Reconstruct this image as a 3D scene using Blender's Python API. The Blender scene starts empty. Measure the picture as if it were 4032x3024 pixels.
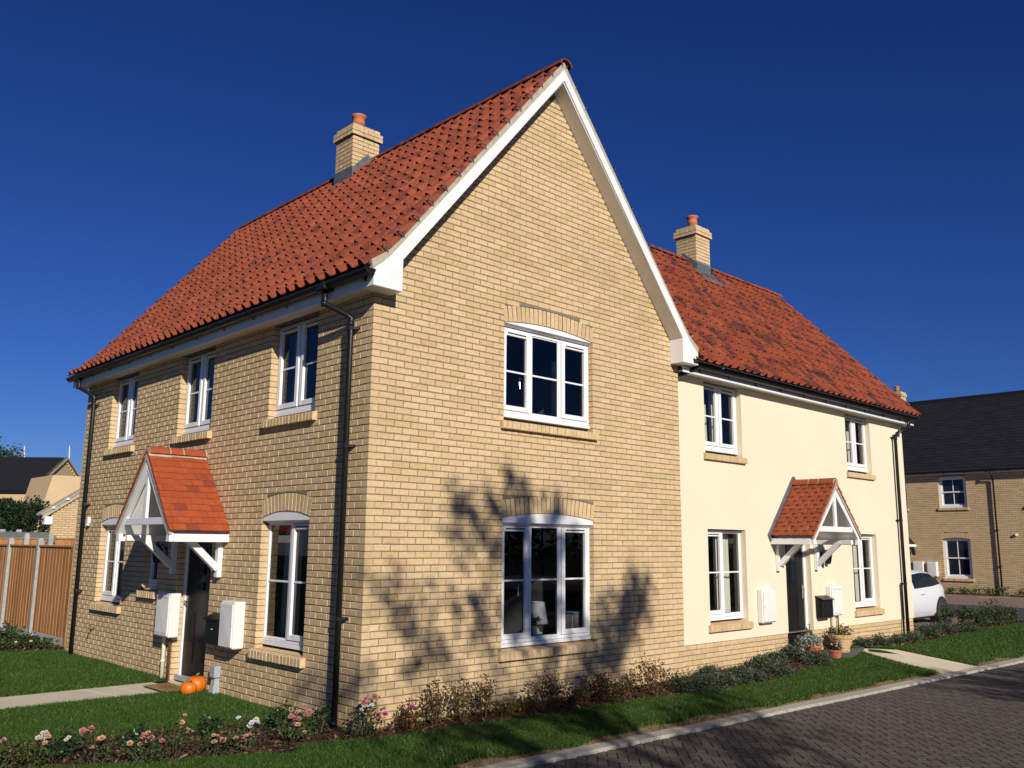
import bpy, bmesh, math, random
import numpy as np
from mathutils import Vector, Matrix
random.seed(7); RNG = np.random.default_rng(11)
scene = bpy.context.scene
COL = scene.collection
# ---------------------------------------------------------------- camera
FPX = 3493.5
CAM = np.array([-5.4612, -7.8965, 1.8938])
_yaw, _pit, _rol = 0.7650, 0.1781, 0.0091
_f = np.array([math.sin(_yaw)*math.cos(_pit), math.cos(_yaw)*math.cos(_pit), math.sin(_pit)])
_r = np.cross(_f, [0, 0, 1]); _r /= np.linalg.norm(_r); _u = np.cross(_r, _f)
_r, _u = _r*math.cos(_rol)+_u*math.sin(_rol), -_r*math.sin(_rol)+_u*math.cos(_rol)
cam = bpy.data.cameras.new('camera'); camo = bpy.data.objects.new('camera', cam); COL.objects.link(camo)
m = Matrix.Identity(4)
for i in range(3):
    m[i][0], m[i][1], m[i][2], m[i][3] = _r[i], _u[i], -_f[i], CAM[i]
camo.matrix_world = m
cam.sensor_width = 36; cam.lens = FPX/4032*36; cam.clip_start = .05; cam.clip_end = 2000
scene.camera = camo
# ---------------------------------------------------------------- sky, sun, exposure
TOSUN = Vector((-.097, -.25, .126)).normalized()
EL = math.asin(TOSUN.z); AZ = math.atan2(TOSUN.x, TOSUN.y)
world = bpy.data.worlds.new('World'); scene.world = world; world.use_nodes = True
nt = world.node_tree; bg = nt.nodes['Background']
sky = nt.nodes.new('ShaderNodeTexSky'); sky.sky_type = 'NISHITA'; sky.sun_disc = False
sky.sun_elevation = EL; sky.sun_rotation = AZ % (2*math.pi)
sky.air_density = 1.0; sky.dust_density = 0.0; sky.ozone_density = 6.0
sp_ = nt.nodes.new('ShaderNodeSeparateColor'); cb_ = nt.nodes.new('ShaderNodeCombineColor'); nt.links.new(sky.outputs[0], sp_.inputs[0])
for i_, (gn, ex) in enumerate(((.140, 1.45), (.212, 1.28), (.413, 1.20))):      # one contrast curve per channel over the whole sky
    pw_ = nt.nodes.new('ShaderNodeMath'); pw_.operation = 'POWER'; pw_.inputs[1].default_value = ex; ml_ = nt.nodes.new('ShaderNodeMath'); ml_.operation = 'MULTIPLY'; ml_.inputs[1].default_value = gn
    nt.links.new(sp_.outputs[i_], pw_.inputs[0]); nt.links.new(pw_.outputs[0], ml_.inputs[0]); nt.links.new(ml_.outputs[0], cb_.inputs[i_])
nt.links.new(cb_.outputs[0], bg.inputs[0])
bg.inputs[1].default_value = .10
sl = bpy.data.lights.new('sun', 'SUN'); sl.energy = 5.0; sl.angle = math.radians(.53); sl.color = (1, .93, .83)
so = bpy.data.objects.new('sun', sl); COL.objects.link(so)
so.rotation_euler = (-TOSUN).to_track_quat('-Z', 'Y').to_euler(); so.location = (-10, -20, 14)
scene.view_settings.view_transform = 'Standard'; scene.view_settings.look = 'None'
scene.view_settings.exposure = 0.0; scene.view_settings.gamma = 1; scene.view_settings.use_curve_mapping = False
scene.cycles.max_bounces = 6; scene.cycles.transparent_max_bounces = 12
# ---------------------------------------------------------------- material helpers
def nmat(name):
    m = bpy.data.materials.new(name); m.use_nodes = True
    return m, m.node_tree, m.node_tree.nodes['Principled BSDF']
def node(t, typ, **kw):
    n = t.nodes.new(typ)
    for k, v in kw.items():
        if k.startswith('_'): setattr(n, k[1:], v)
        else: n.inputs[k.replace('__', ' ')].default_value = v
    return n
def coords(t, scale=(1, 1, 1)):
    g = t.nodes.new('ShaderNodeNewGeometry'); mp = t.nodes.new('ShaderNodeMapping'); mp.inputs['Scale'].default_value = scale
    t.links.new(g.outputs['Position'], mp.inputs['Vector']); return mp.outputs[0]
def ramp(t, fac, stops, interp='LINEAR'):
    r = t.nodes.new('ShaderNodeValToRGB'); e = r.color_ramp; e.interpolation = interp
    while len(e.elements) < len(stops): e.elements.new(.5)
    for el, (p, c) in zip(e.elements, stops): el.position = p; el.color = (*c, 1)
    t.links.new(fac, r.inputs[0]); return r.outputs[0]
def mixc(t, fac, a, b, mode='MIX'):
    n = t.nodes.new('ShaderNodeMix'); n.data_type = 'RGBA'; n.blend_type = mode
    for i, v in ((0, fac), (6, a), (7, b)):
        if hasattr(v, 'is_linked'): t.links.new(v, n.inputs[i])
        else: n.inputs[i].default_value = v if i == 0 else (*v, 1)
    return n.outputs[2]
def noise(t, vec, scale, detail=4, rough=.55):
    n = node(t, 'ShaderNodeTexNoise', Scale=scale, Detail=detail, Roughness=rough); t.links.new(vec, n.inputs['Vector']); return n.outputs[0]
def bump(t, bs, h, strength=.3, dist=.01):
    b = node(t, 'ShaderNodeBump', Strength=strength, Distance=dist); t.links.new(h, b.inputs['Height']); t.links.new(b.outputs[0], bs.inputs['Normal'])
def prand(t):
    g = t.nodes.new('ShaderNodeNewGeometry'); o = t.nodes.new('ShaderNodeObjectInfo')
    a = node(t, 'ShaderNodeMath', _operation='ADD'); t.links.new(g.outputs['Random Per Island'], a.inputs[0]); t.links.new(o.outputs['Random'], a.inputs[1])
    fr = node(t, 'ShaderNodeMath', _operation='FRACT'); t.links.new(a.outputs[0], fr.inputs[0]); return fr.outputs[0]
def simple(name, col, rough=.6, nscale=6, amt=.18, bmp=0, bscale=None, metal=0, spec=None, stretch=(1, 1, 1)):
    m, t, b = nmat(name); v = coords(t, stretch)
    n = noise(t, v, nscale)
    c = ramp(t, n, [(.25, tuple(x*(1-amt) for x in col)), (.75, tuple(min(1, x*(1+amt)) for x in col))])
    t.links.new(c, b.inputs['Base Color']); b.inputs['Roughness'].default_value = rough; b.inputs['Metallic'].default_value = metal
    if spec is not None: b.inputs['Specular IOR Level'].default_value = spec
    if bmp: bump(t, b, noise(t, v, bscale or nscale*8), bmp, .004)
    return m
def tinted(name, stops, rough=.8, nscale=30, namt=.25, bmp=.4, bscale=90, spec=.3, streak=None, dist=.004, interp='LINEAR'):
    m, t, b = nmat(name); v = coords(t); r = prand(t)
    c = ramp(t, r, stops, interp)
    n = noise(t, v, nscale, 5, .6)
    c = mixc(t, 1.0, c, ramp(t, n, [(.3, (1-namt,)*3), (.7, (1+namt*.4,)*3)]), 'MULTIPLY')
    if streak:
        s = noise(t, coords(t, streak[0]), streak[1], 3, .6); c = mixc(t, ramp(t, s, [(streak[2], (0, 0, 0)), (streak[3], (1, 1, 1))]), c, streak[4])
    t.links.new(c, b.inputs['Base Color']); b.inputs['Roughness'].default_value = rough; b.inputs['Specular IOR Level'].default_value = spec
    if bmp: bump(t, b, noise(t, v, bscale, 4, .65), bmp, dist)
    return m
M = {}
BR = [(0, (.56, .405, .22)), (.12, (.61, .45, .25)), (.3, (.655, .49, .28)), (.45, (.625, .46, .26)), (.6, (.68, .51, .30)), (.74, (.635, .455, .27)), (.88, (.60, .44, .24)), (.95, (.58, .45, .225)), (1, (.56, .40, .215))]
def brick_mat():
    m, t, b = nmat('buff brick'); v = coords(t); r = prand(t)
    c = ramp(t, r, BR)
    n = noise(t, v, 22, 5, .6); c = mixc(t, 1., c, ramp(t, n, [(.3, (.84,)*3), (.7, (1.08,)*3)]), 'MULTIPLY')
    big = noise(t, v, .8, 3); c = mixc(t, 1., c, ramp(t, big, [(.3, (.93, .92, .90)), (.7, (1.05, 1.04, 1.04))]), 'MULTIPLY')
    cr = noise(t, coords(t, (1, 1, 2.4)), 34, 3, .7); crm = ramp(t, cr, [(.64, (0, 0, 0)), (.70, (1, 1, 1))])
    c = mixc(t, 1., c, mixc(t, crm, (1, 1, 1), (.62, .56, .5)), 'MULTIPLY')
    spk = noise(t, v, 260, 2); c = mixc(t, 1., c, ramp(t, spk, [(.28, (.75, .72, .68)), (.4, (1, 1, 1))]), 'MULTIPLY')
    t.links.new(c, b.inputs['Base Color']); b.inputs['Roughness'].default_value = .88; b.inputs['Specular IOR Level'].default_value = .2
    ad = node(t, 'ShaderNodeMath', _operation='SUBTRACT'); t.links.new(noise(t, v, 110, 4, .7), ad.inputs[0]); t.links.new(crm, ad.inputs[1])
    bump(t, b, ad.outputs[0], .45, .003); return m
M['brick'] = brick_mat()
M['mortar'] = simple('mortar', (.19, .15, .105), .95, 9, .22, .5, 160, spec=.1)
M['upvc'] = simple('white upvc', (.80, .80, .80), .32, 3, .02)
M['timber_white'] = simple('white painted timber', (.78, .78, .77), .45, 5, .05, .08, 60)
M['black'] = simple('black plastic', (.012, .012, .013), .38, 8, .2, spec=.3)
M['gap'] = simple('dark rubber seal', (.02, .02, .022), .7, 8, .1)
M['cement'] = simple('cement mortar', (.42, .375, .29), .9, 12, .22, .5, 90, spec=.15)
M['cement_dark'] = simple('pointing mortar', (.22, .18, .125), .9, 12, .2, .4, 90, spec=.1)
M['lead'] = simple('lead flashing', (.105, .12, .14), .5, 9, .35, .25, 40, spec=.4)
M['steel'] = simple('bright steel', (.72, .72, .70), .22, 8, .1, metal=1)
M['render'] = simple('cream render', (.77, .675, .50), .9, .7, .035, .22, 220, spec=.15)
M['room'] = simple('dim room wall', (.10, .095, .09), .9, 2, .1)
M['curtain'] = simple('pale curtain', (.62, .58, .48), .9, 3, .12, stretch=(14, 14, .3))
M['check'] = tinted('checked cloth', [(0, (.5, .5, .55)), (1, (.12, .13, .2))], .9)
M['kerb'] = tinted('concrete kerb', [(0, (.37, .35, .30)), (.5, (.43, .405, .345)), (1, (.34, .32, .275))], .9, 14, .2, .5, 120, .2)
M['path'] = simple('cream concrete path', (.63, .55, .41), .9, 1.4, .10, .3, 200, spec=.15)
M['pathline'] = simple('pale concrete joint', (.64, .56, .43), .9, 3, .08)
M['paver'] = tinted('charcoal block paver', [(0, (.074, .062, .055)), (.3, (.086, .073, .064)), (.6, (.080, .069, .062)), (.85, (.095, .080, .069)), (1, (.105, .09, .078))], .85, 40, .35, .6, 220, .35)
M['joint'] = simple('jointing sand', (.066, .057, .050), .95, 30, .3)
M['brown_paver'] = tinted('brown block paving', [(0, (.20, .135, .105)), (1, (.27, .19, .15))], .9, 20, .25, .3)
M['asphalt'] = simple('asphalt', (.045, .047, .052), .9, 40, .3, .4, 200)
M['soil'] = simple('bare soil', (.24, .165, .095), .97, 14, .4, .8, 70, spec=.1)
M['turf'] = simple('turf base', (.022, .040, .012), .95, 9, .4, .6, 60, spec=.1)
M['mulch'] = tinted('bark mulch', [(0, (.035, .016, .010)), (.5, (.075, .034, .020)), (.85, (.13, .065, .038)), (.95, (.30, .20, .12)), (1, (.45, .34, .22))], .9, 40, .3, .4)
M['slate'] = tinted('dark slate', [(0, (.014, .014, .018)), (.5, (.016, .017, .021)), (1, (.019, .020, .025))], .75, 20, .12, .3, 60, .2)
M['door'] = simple('black door paint', (.010, .010, .011), .4, 12, .2, .15, 90, spec=.2)
M['meter'] = simple('white meter box plastic', (.76, .75, .70), .5, 3, .03, .06, 120)
M['greyplastic'] = simple('grey plastic', (.34, .38, .40), .5, 6, .06)
M['brownpipe'] = simple('brown pipe', (.10, .045, .028), .5, 8, .15)
M['creampipe'] = simple('yellowed white pipe', (.70, .68, .52), .45, 8, .08)
M['concpost'] = tinted('concrete post', [(0, (.36, .36, .33)), (1, (.46, .46, .42))], .9, 18, .2, .5, 130, .2)
M['pumpkin'] = simple('pumpkin skin', (.70, .16, .010), .42, 5, .12, .1, 30)
M['stem'] = simple('dry stalk', (.22, .17, .07), .9, 10, .2)
M['terracotta'] = simple('terracotta', (.44, .145, .062), .8, 12, .18, .2, 90)
M['buffpot'] = simple('buff ribbed pot', (.50, .34, .17), .75, 10, .12, .2, 60)
M['coir'] = simple('coir mat', (.33, .205, .085), 1, 90, .45, .8, 260, spec=.1)
M['matprint'] = simple('dark mat print', (.10, .06, .03), 1, 40, .4)
M['potrim'] = simple('clay chimney pot', (.50, .165, .072), .75, 7, .2, .2, 80)
M['rubber'] = simple('tyre rubber', (.02, .02, .021), .85, 20, .2)
M['alloy'] = simple('alloy wheel', (.52, .53, .54), .3, 6, .05, metal=.9)
M['lampshade'] = simple('white lampshade', (.75, .76, .78), .8, 4, .03)
M['bluebook'] = simple('blue book cover', (.03, .18, .28), .6, 4, .1)
M['greybook'] = tinted('book covers', [(0, (.22, .2, .2)), (.5, (.35, .3, .28)), (1, (.15, .12, .14))], .6)
M['wood'] = simple('dark stained wood', (.10, .055, .03), .6, 12, .3)
M['lantern'] = simple('black lantern metal', (.015, .015, .016), .4, 9, .2)
M['shedroof'] = simple('grey green felt', (.16, .19, .17), .9, 8, .15)
def wood_fence():
    m, t, b = nmat('tan fence timber'); r = prand(t)
    c = ramp(t, r, [(0, (.34, .165, .066)), (.35, (.43, .225, .095)), (.7, (.50, .275, .12)), (1, (.38, .19, .08))])
    g = noise(t, coords(t, (34, 34, 1.6)), 1.5, 5, .65); c = mixc(t, 1., c, ramp(t, g, [(.3, (.62, .55, .48)), (.65, (1.12, 1.08, 1.0))]), 'MULTIPLY')
    vo = node(t, 'ShaderNodeTexVoronoi', Scale=2.6); t.links.new(coords(t, (3.2, 3.2, 1)), vo.inputs['Vector'])
    c = mixc(t, ramp(t, vo.outputs['Distance'], [(.06, (1, 1, 1)), (.13, (0, 0, 0))]), c, (.075, .028, .012))
    t.links.new(c, b.inputs['Base Color']); b.inputs['Roughness'].default_value = .85; b.inputs['Specular IOR Level'].default_value = .2
    bump(t, b, g, .3, .004); return m
M['fence'] = wood_fence()
def tile_mat(name, stops, patch, lo, hi, st, sc, amt=.35):
    m, t, b = nmat(name); r = prand(t); c = ramp(t, r, stops)
    v = coords(t); c = mixc(t, 1., c, ramp(t, noise(t, v, 14, 5, .65), [(.3, (1-amt,)*3), (.7, (1.1,)*3)]), 'MULTIPLY')
    s = noise(t, coords(t, st), sc, 3, .55); c = mixc(t, ramp(t, s, [(lo, (0, 0, 0)), (hi, (1, 1, 1))]), c, patch)
    t.links.new(c, b.inputs['Base Color']); b.inputs['Roughness'].default_value = .72; b.inputs['Specular IOR Level'].default_value = .25
    bump(t, b, noise(t, v, 130, 4, .6), .25, .003); return m
M['pantile'] = tile_mat('red pantile', [(0, (.20, .044, .021)), (.4, (.265, .060, .027)), (.8, (.23, .050, .023)), (1, (.30, .074, .034))], (.085, .022, .015), .50, .68, (1, 1, 1), 6.5, .25)
M['pantile_b'] = tile_mat('mottled red pantile', [(0, (.255, .054, .024)), (.4, (.31, .071, .031)), (.8, (.275, .061, .027)), (1, (.34, .086, .038))], (.085, .028, .022), .49, .63, (2.2, .9, .9), 2.9, .3)
M['plain_tile'] = tile_mat('orange clay tile', [(0, (.31, .063, .022)), (.5, (.37, .080, .028)), (.86, (.335, .07, .025)), (.92, (.22, .050, .026)), (1, (.36, .085, .033))], (.48, .26, .19), .72, .86, (1.2, 1.2, .5), 4.5, .15)
M['plain_tile_b'] = tile_mat('brown red clay tile', [(0, (.25, .060, .026)), (.5, (.31, .078, .033)), (.86, (.28, .068, .028)), (.92, (.21, .052, .028)), (1, (.35, .10, .05))], (.42, .25, .19), .70, .82, (1.2, 1.2, .5), 4.5, .15)
def glass():
    m, t, b = nmat('window glass'); t.nodes.remove(b); out = t.nodes['Material Output']
    tr = node(t, 'ShaderNodeBsdfTransparent'); tr.inputs[0].default_value = (.86, .90, .89, 1)
    gl = node(t, 'ShaderNodeBsdfGlossy', Roughness=.0); gl.inputs[0].default_value = (1, 1, 1, 1)
    fr = node(t, 'ShaderNodeFresnel', IOR=1.52); mx = t.nodes.new('ShaderNodeMixShader')
    t.links.new(fr.outputs[0], mx.inputs[0]); t.links.new(tr.outputs[0], mx.inputs[1]); t.links.new(gl.outputs[0], mx.inputs[2])
    t.links.new(mx.outputs[0], out.inputs[0]); return m
M['glass'] = glass()
m_, t_, b_ = nmat('white car paint'); b_.inputs['Base Color'].default_value = (.74, .76, .79, 1); b_.inputs['Roughness'].default_value = .3
b_.inputs['Coat Weight'].default_value = .6; b_.inputs['Coat Roughness'].default_value = .05; M['carpaint'] = m_
m_, t_, b_ = nmat('tinted car glass'); b_.inputs['Base Color'].default_value = (.012, .018, .03, 1); b_.inputs['Roughness'].default_value = .04; M['carglass'] = m_
def leafmat(name, stops, trans=.3, rough=.55):
    m, t, b = nmat(name); r = prand(t); c = ramp(t, r, stops)
    t.links.new(c, b.inputs['Base Color']); b.inputs['Roughness'].default_value = rough; b.inputs['Specular IOR Level'].default_value = .35
    tl = t.nodes.new('ShaderNodeBsdfTranslucent'); t.links.new(c, tl.inputs[0]); mx = t.nodes.new('ShaderNodeMixShader'); mx.inputs[0].default_value = trans
    out = t.nodes['Material Output']; t.links.new(b.outputs[0], mx.inputs[1]); t.links.new(tl.outputs[0], mx.inputs[2]); t.links.new(mx.outputs[0], out.inputs[0]); return m
M['grass'] = leafmat('grass blade', [(0, (.032, .075, .010)), (.4, (.056, .122, .016)), (.75, (.078, .155, .022)), (.93, (.085, .16, .03)), (1, (.20, .19, .07))], .35, .45)
M['roseleaf'] = leafmat('rose leaf', [(0, (.018, .045, .012)), (.6, (.045, .085, .022)), (.9, (.09, .12, .03)), (1, (.2, .15, .04))], .3)
M['darkleaf'] = leafmat('dark glossy leaf', [(0, (.010, .032, .010)), (.7, (.025, .06, .018)), (1, (.05, .09, .025))], .2, .35)
M['redleaf'] = leafmat('autumn shrub leaf', [(0, (.035, .045, .014)), (.3, (.075, .065, .018)), (.55, (.12, .065, .02)), (.8, (.20, .065, .022)), (1, (.26, .13, .03))], .35)
M['yellowleaf'] = leafmat('yellow green shrub leaf', [(0, (.04, .055, .014)), (.4, (.10, .10, .022)), (.75, (.16, .12, .02)), (1, (.22, .09, .03))], .35)
M['hebeleaf'] = leafmat('grey green leaf', [(0, (.030, .048, .026)), (.6, (.070, .098, .055)), (1, (.14, .17, .105))], .2)
M['silverleaf'] = leafmat('silver leaf', [(0, (.22, .26, .24)), (1, (.38, .43, .40))], .2)
M['limeleaf'] = leafmat('lime conifer leaf', [(0, (.13, .17, .02)), (1, (.28, .30, .04))], .3)
M['treeleaf'] = leafmat('tree leaf', [(0, (.025, .05, .012)), (.6, (.045, .08, .02)), (1, (.08, .11, .03))], .3)
M['conifer'] = leafmat('conifer sprig', [(0, (.008, .022, .008)), (.7, (.018, .042, .014)), (1, (.035, .065, .02))], .15)
M['bark'] = simple('tree bark', (.09, .07, .05), .9, 18, .3, .6, 50)
M['twig'] = simple('brown twig', (.10, .06, .035), .9, 20, .3)
def petal(name, a, b2): return leafmat(name, [(0, a), (1, b2)], .4, .6)
M['pink'] = petal('pink petals', (.62, .20, .24), (.72, .34, .34)); M['peach'] = petal('peach petals', (.70, .38, .24), (.75, .52, .38)); M['cream'] = petal('cream petals', (.72, .66, .52), (.78, .74, .66)); M['magenta'] = petal('magenta petals', (.5, .08, .26), (.62, .2, .4))
M['redpetal'] = petal('red petals', (.5, .03, .03), (.55, .06, .05)); M['yellowpetal'] = petal('yellow petals', (.75, .5, .03), (.8, .6, .1)); M['whitepetal'] = petal('white petals', (.78, .77, .74), (.8, .8, .78))
# ---------------------------------------------------------------- object helpers
ORG = {}
def setp(o, label=None, cat=None, group=None, kind=None):
    if label: o['label'] = label
    if cat: o['category'] = cat
    if group: o['group'] = group
    if kind: o['kind'] = kind
    return o
def root(name, label, cat, loc=(0, 0, 0), group=None):
    o = bpy.data.objects.new(name, None); COL.objects.link(o); o.location = loc; o.empty_display_size = .2
    ORG[o.name] = Vector(loc); return setp(o, label, cat, group)
def link(o, parent, org=None):
    COL.objects.link(o)
    if parent is not None: o.parent = parent
    ORG[o.name] = ORG[parent.name] if parent is not None else Vector((0, 0, 0))
class Fr:
    def __init__(s, o, u, w): s.o, s.u, s.w = Vector(o), Vector(u).normalized(), Vector(w).normalized()
    def pt(s, u, v, w=0): return s.o+s.u*u+Vector((0, 0, v))+s.w*w
WORLD = Fr((0, 0, 0), (1, 0, 0), (0, -1, 0))
class MB:
    def __init__(s, fr=None): s.v, s.f, s.fr = [], [], fr
    def P(s, p): return s.fr.pt(*p) if s.fr else Vector(p)
    def add(s, pts, faces):
        n = len(s.v); s.v += [s.P(p) for p in pts]; fl = s.fr is not None and s.fr.u.cross(Vector((0, 0, 1))).dot(s.fr.w) < 0
        s.f += [[i+n for i in (reversed(f) if fl else f)] for f in faces]; return s
    def box(s, a0, a1, b0, b1, c0, c1):
        return s.add([(a, b, c) for c in (c0, c1) for b in (b0, b1) for a in (a0, a1)], [(0, 1, 3, 2), (4, 6, 7, 5), (0, 4, 5, 1), (2, 3, 7, 6), (0, 2, 6, 4), (1, 5, 7, 3)])
    def quad(s, *p): return s.add(p, [tuple(range(len(p)))])
    def prism(s, poly, w0, w1):
        n = len(poly); return s.add([(u, v, w0) for u, v in poly]+[(u, v, w1) for u, v in poly], [tuple(range(n)), tuple(range(2*n-1, n-1, -1))]+[(i, (i+1) % n, n+(i+1) % n, n+i) for i in range(n)])
    def zprism(s, poly, z0, z1):
        n = len(poly); return s.add([(x, y, z0) for x, y in poly]+[(x, y, z1) for x, y in poly], [tuple(range(n)), tuple(range(2*n-1, n-1, -1))]+[(i, (i+1) % n, n+(i+1) % n, n+i) for i in range(n)])
    def bar(s, p0, p1, wd, dp, upv=(0, 0, 1)):
        p0, p1 = s.P(p0), s.P(p1); fr, s.fr = s.fr, None
        d = (p1-p0).normalized(); a = d.cross(Vector(upv)).normalized(); b = a.cross(d).normalized()
        s.add([p+a*wd/2*i+b*dp/2*j for p in (p0, p1) for i, j in ((-1, -1), (1, -1), (1, 1), (-1, 1))], [(0, 1, 2, 3), (7, 6, 5, 4), (0, 4, 5, 1), (1, 5, 6, 2), (2, 6, 7, 3), (3, 7, 4, 0)]); s.fr = fr; return s
    def tube(s, pts, r, n=8, r1=None, cap=True):
        pts = [s.P(p) for p in pts]; fr, s.fr = s.fr, None; base = len(s.v); k = len(pts)
        for i, p in enumerate(pts):
            d = (pts[min(i+1, k-1)]-pts[max(i-1, 0)]).normalized(); a = d.cross(Vector((0, 0, 1)) if abs(d.z) < .95 else Vector((1, 0, 0))).normalized(); b = d.cross(a)
            rr = r if r1 is None else r+(r1-r)*i/max(1, k-1)
            s.v += [p+(a*math.cos(2*math.pi*j/n)+b*math.sin(2*math.pi*j/n))*rr for j in range(n)]
        for i in range(k-1):
            for j in range(n): s.f.append([base+i*n+j, base+i*n+(j+1) % n, base+(i+1)*n+(j+1) % n, base+(i+1)*n+j])
        if cap: s.f.append([base+j for j in range(n)]); s.f.append([base+(k-1)*n+j for j in range(n-1, -1, -1)])
        s.fr = fr; return s
    def lathe(s, c, prof, n=20, lob=None):
        c = s.P(c); base = len(s.v); k = len(prof)
        for r, z in prof:
            for j in range(n):
                a = 2*math.pi*j/n; rr = r*(lob(a) if lob else 1); s.v.append(c+Vector((rr*math.cos(a), rr*math.sin(a), z)))
        for i in range(k-1):
            for j in range(n): s.f.append([base+i*n+j, base+i*n+(j+1) % n, base+(i+1)*n+(j+1) % n, base+(i+1)*n+j])
        s.f.append([base+j for j in range(n-1, -1, -1)]); s.f.append([base+(k-1)*n+j for j in range(n)]); return s
    def build(s, name, mat, parent=None, kind=None, bev=0, smooth=False, label=None, fix=True):
        org = ORG[parent.name] if parent is not None else Vector((0, 0, 0))
        me = bpy.data.meshes.new(name); me.from_pydata([tuple(v-org) for v in s.v], [], s.f)
        if fix or bev:
            bm = bmesh.new(); bm.from_mesh(me)
            if fix: bmesh.ops.recalc_face_normals(bm, faces=bm.faces)
            if bev: bmesh.ops.bevel(bm, geom=[e for e in bm.edges if len(e.link_faces) == 2 and e.calc_face_angle(0) > .5], offset=bev, segments=1, affect='EDGES', clamp_overlap=True)
            bm.to_mesh(me); bm.free()
        me.materials.append(mat if not isinstance(mat, str) else M[mat])
        if smooth:
            for p in me.polygons: p.use_smooth = True
        o = bpy.data.objects.new(name, me); link(o, parent); return setp(o, label, kind=kind)
def npmesh(name, V, Q, mat, parent=None, kind=None, smooth=False, label=None):
    org = np.array(ORG[parent.name]) if parent is not None else np.zeros(3)
    V = np.asarray(V, np.float32)-org.astype(np.float32); Q = np.asarray(Q, np.int32); k = Q.shape[1]
    me = bpy.data.meshes.new(name); me.vertices.add(len(V)); me.vertices.foreach_set('co', V.ravel())
    me.loops.add(Q.size); me.loops.foreach_set('vertex_index', Q.ravel()); me.polygons.add(len(Q)); me.polygons.foreach_set('loop_start', np.arange(0, Q.size, k, dtype=np.int32))
    me.polygons.foreach_set('use_smooth', np.full(len(Q), smooth, bool))
    me.update(calc_edges=True); me.materials.append(M[mat] if isinstance(mat, str) else mat)
    o = bpy.data.objects.new(name, me); link(o, parent); return setp(o, label, kind=kind)
def project(P):
    d = np.atleast_2d(P)-CAM; z = d@_f; return 512+FPX/3.9375*(d@_r)/z, 384-FPX/3.9375*(d@_u)/z, z
class Pieces:
    """alike pieces: a few shared quad meshes placed by matrices; the largest in the picture become objects, the rest one mesh"""
    def __init__(s, bases, mat): s.bases, s.mat, s.m = bases, mat, []
    def put(s, mtx, variant=None): s.m.append((np.array(mtx, float), random.randrange(len(s.bases)) if variant is None else variant))
    def emit(s, name, parent, limit=300, minpx=0, smooth=False, weight=None):
        if not s.m: return
        mats = np.array([a for a, _ in s.m]); var = np.array([b for _, b in s.m]); org = np.array(ORG[parent.name])
        V0, _ = s.bases[0]; c = np.array([*V0.mean(0), 1.]); cen = (mats@c)[:, :3]
        px, py, z = project(cen); ext = np.linalg.norm(mats[:, :3, 0], axis=1)*np.linalg.norm(mats[:, :3, 2], axis=1)
        score = np.where((px > -15) & (px < 1039) & (py > -15) & (py < 783) & (z > 0), ext/z**2, -1)
        if weight is not None: score = np.where(score > 0, score*np.array([weight(p) for p in cen]), score)
        order = np.argsort(-score); pick = [i for i in order[:limit] if score[i] > 0]
        mes = []
        for (V, Q) in s.bases:
            me = bpy.data.meshes.new(name); me.from_pydata(V.tolist(), [], Q.tolist()); me.materials.append(M[s.mat])
            if smooth:
                for p in me.polygons: p.use_smooth = True
            mes.append(me)
        for i in pick:
            o = bpy.data.objects.new(name, mes[var[i]]); link(o, parent)
            mm = mats[i].copy(); mm[:3, 3] -= org; o.matrix_basis = Matrix(mm.tolist())
        rest = np.setdiff1d(np.arange(len(mats)), np.array(pick, int)); VV, QQ, n = [], [], 0
        for i in rest:
            V, Q = s.bases[var[i]]; VV.append(V@mats[i][:3, :3].T+mats[i][:3, 3]); QQ.append(Q+n); n += len(V)
        if VV: npmesh(name, np.concatenate(VV), np.concatenate(QQ), s.mat, parent, kind='stuff', smooth=smooth)
def mtx(o, a, b, c):
    m = np.eye(4); m[:3, 0], m[:3, 1], m[:3, 2], m[:3, 3] = a, b, c, o; return m
def brick_base(L=.215, D=.1025, H=.065, ch=.005, jit=.0016, seed=0):
    r = np.random.default_rng(seed); j = lambda: r.uniform(-jit, jit, 2)
    V = []                                       # x along, y depth (front at y=0), z up
    for (x, z) in ((0, 0), (L, 0), (L, H), (0, H)): V.append((x, D, z))
    for (x, z) in ((0, 0), (L, 0), (L, H), (0, H)): a = j(); V.append((x+a[0]*.3, ch, z+a[1]*.3))
    for (x, z) in ((ch, ch), (L-ch, ch), (L-ch, H-ch), (ch, H-ch)): a = j(); V.append((x+a[0], r.uniform(-jit, jit*.3), z+a[1]))
    Q = [(8, 9, 10, 11)]+[(4+i, 4+(i+1) % 4, 8+(i+1) % 4, 8+i) for i in range(4)]+[(i, (i+1) % 4, 4+(i+1) % 4, 4+i) for i in range(4)]
    return np.array(V), np.array(Q)
BRICKS = [brick_base(seed=k) for k in range(5)]
def brick_at(P, fr, u0, u1, z, w=0, h=.065):
    L = (u1-u0)/.215; u, wv = np.array(fr.u), np.array(fr.w)
    flip = np.dot(np.cross(u, [0, 0, 1]), wv) < 0
    o = np.array(fr.pt(u0, z, w))
    P.put(mtx(o, u*L, -wv, np.array([0, 0, h/.065])))
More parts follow.
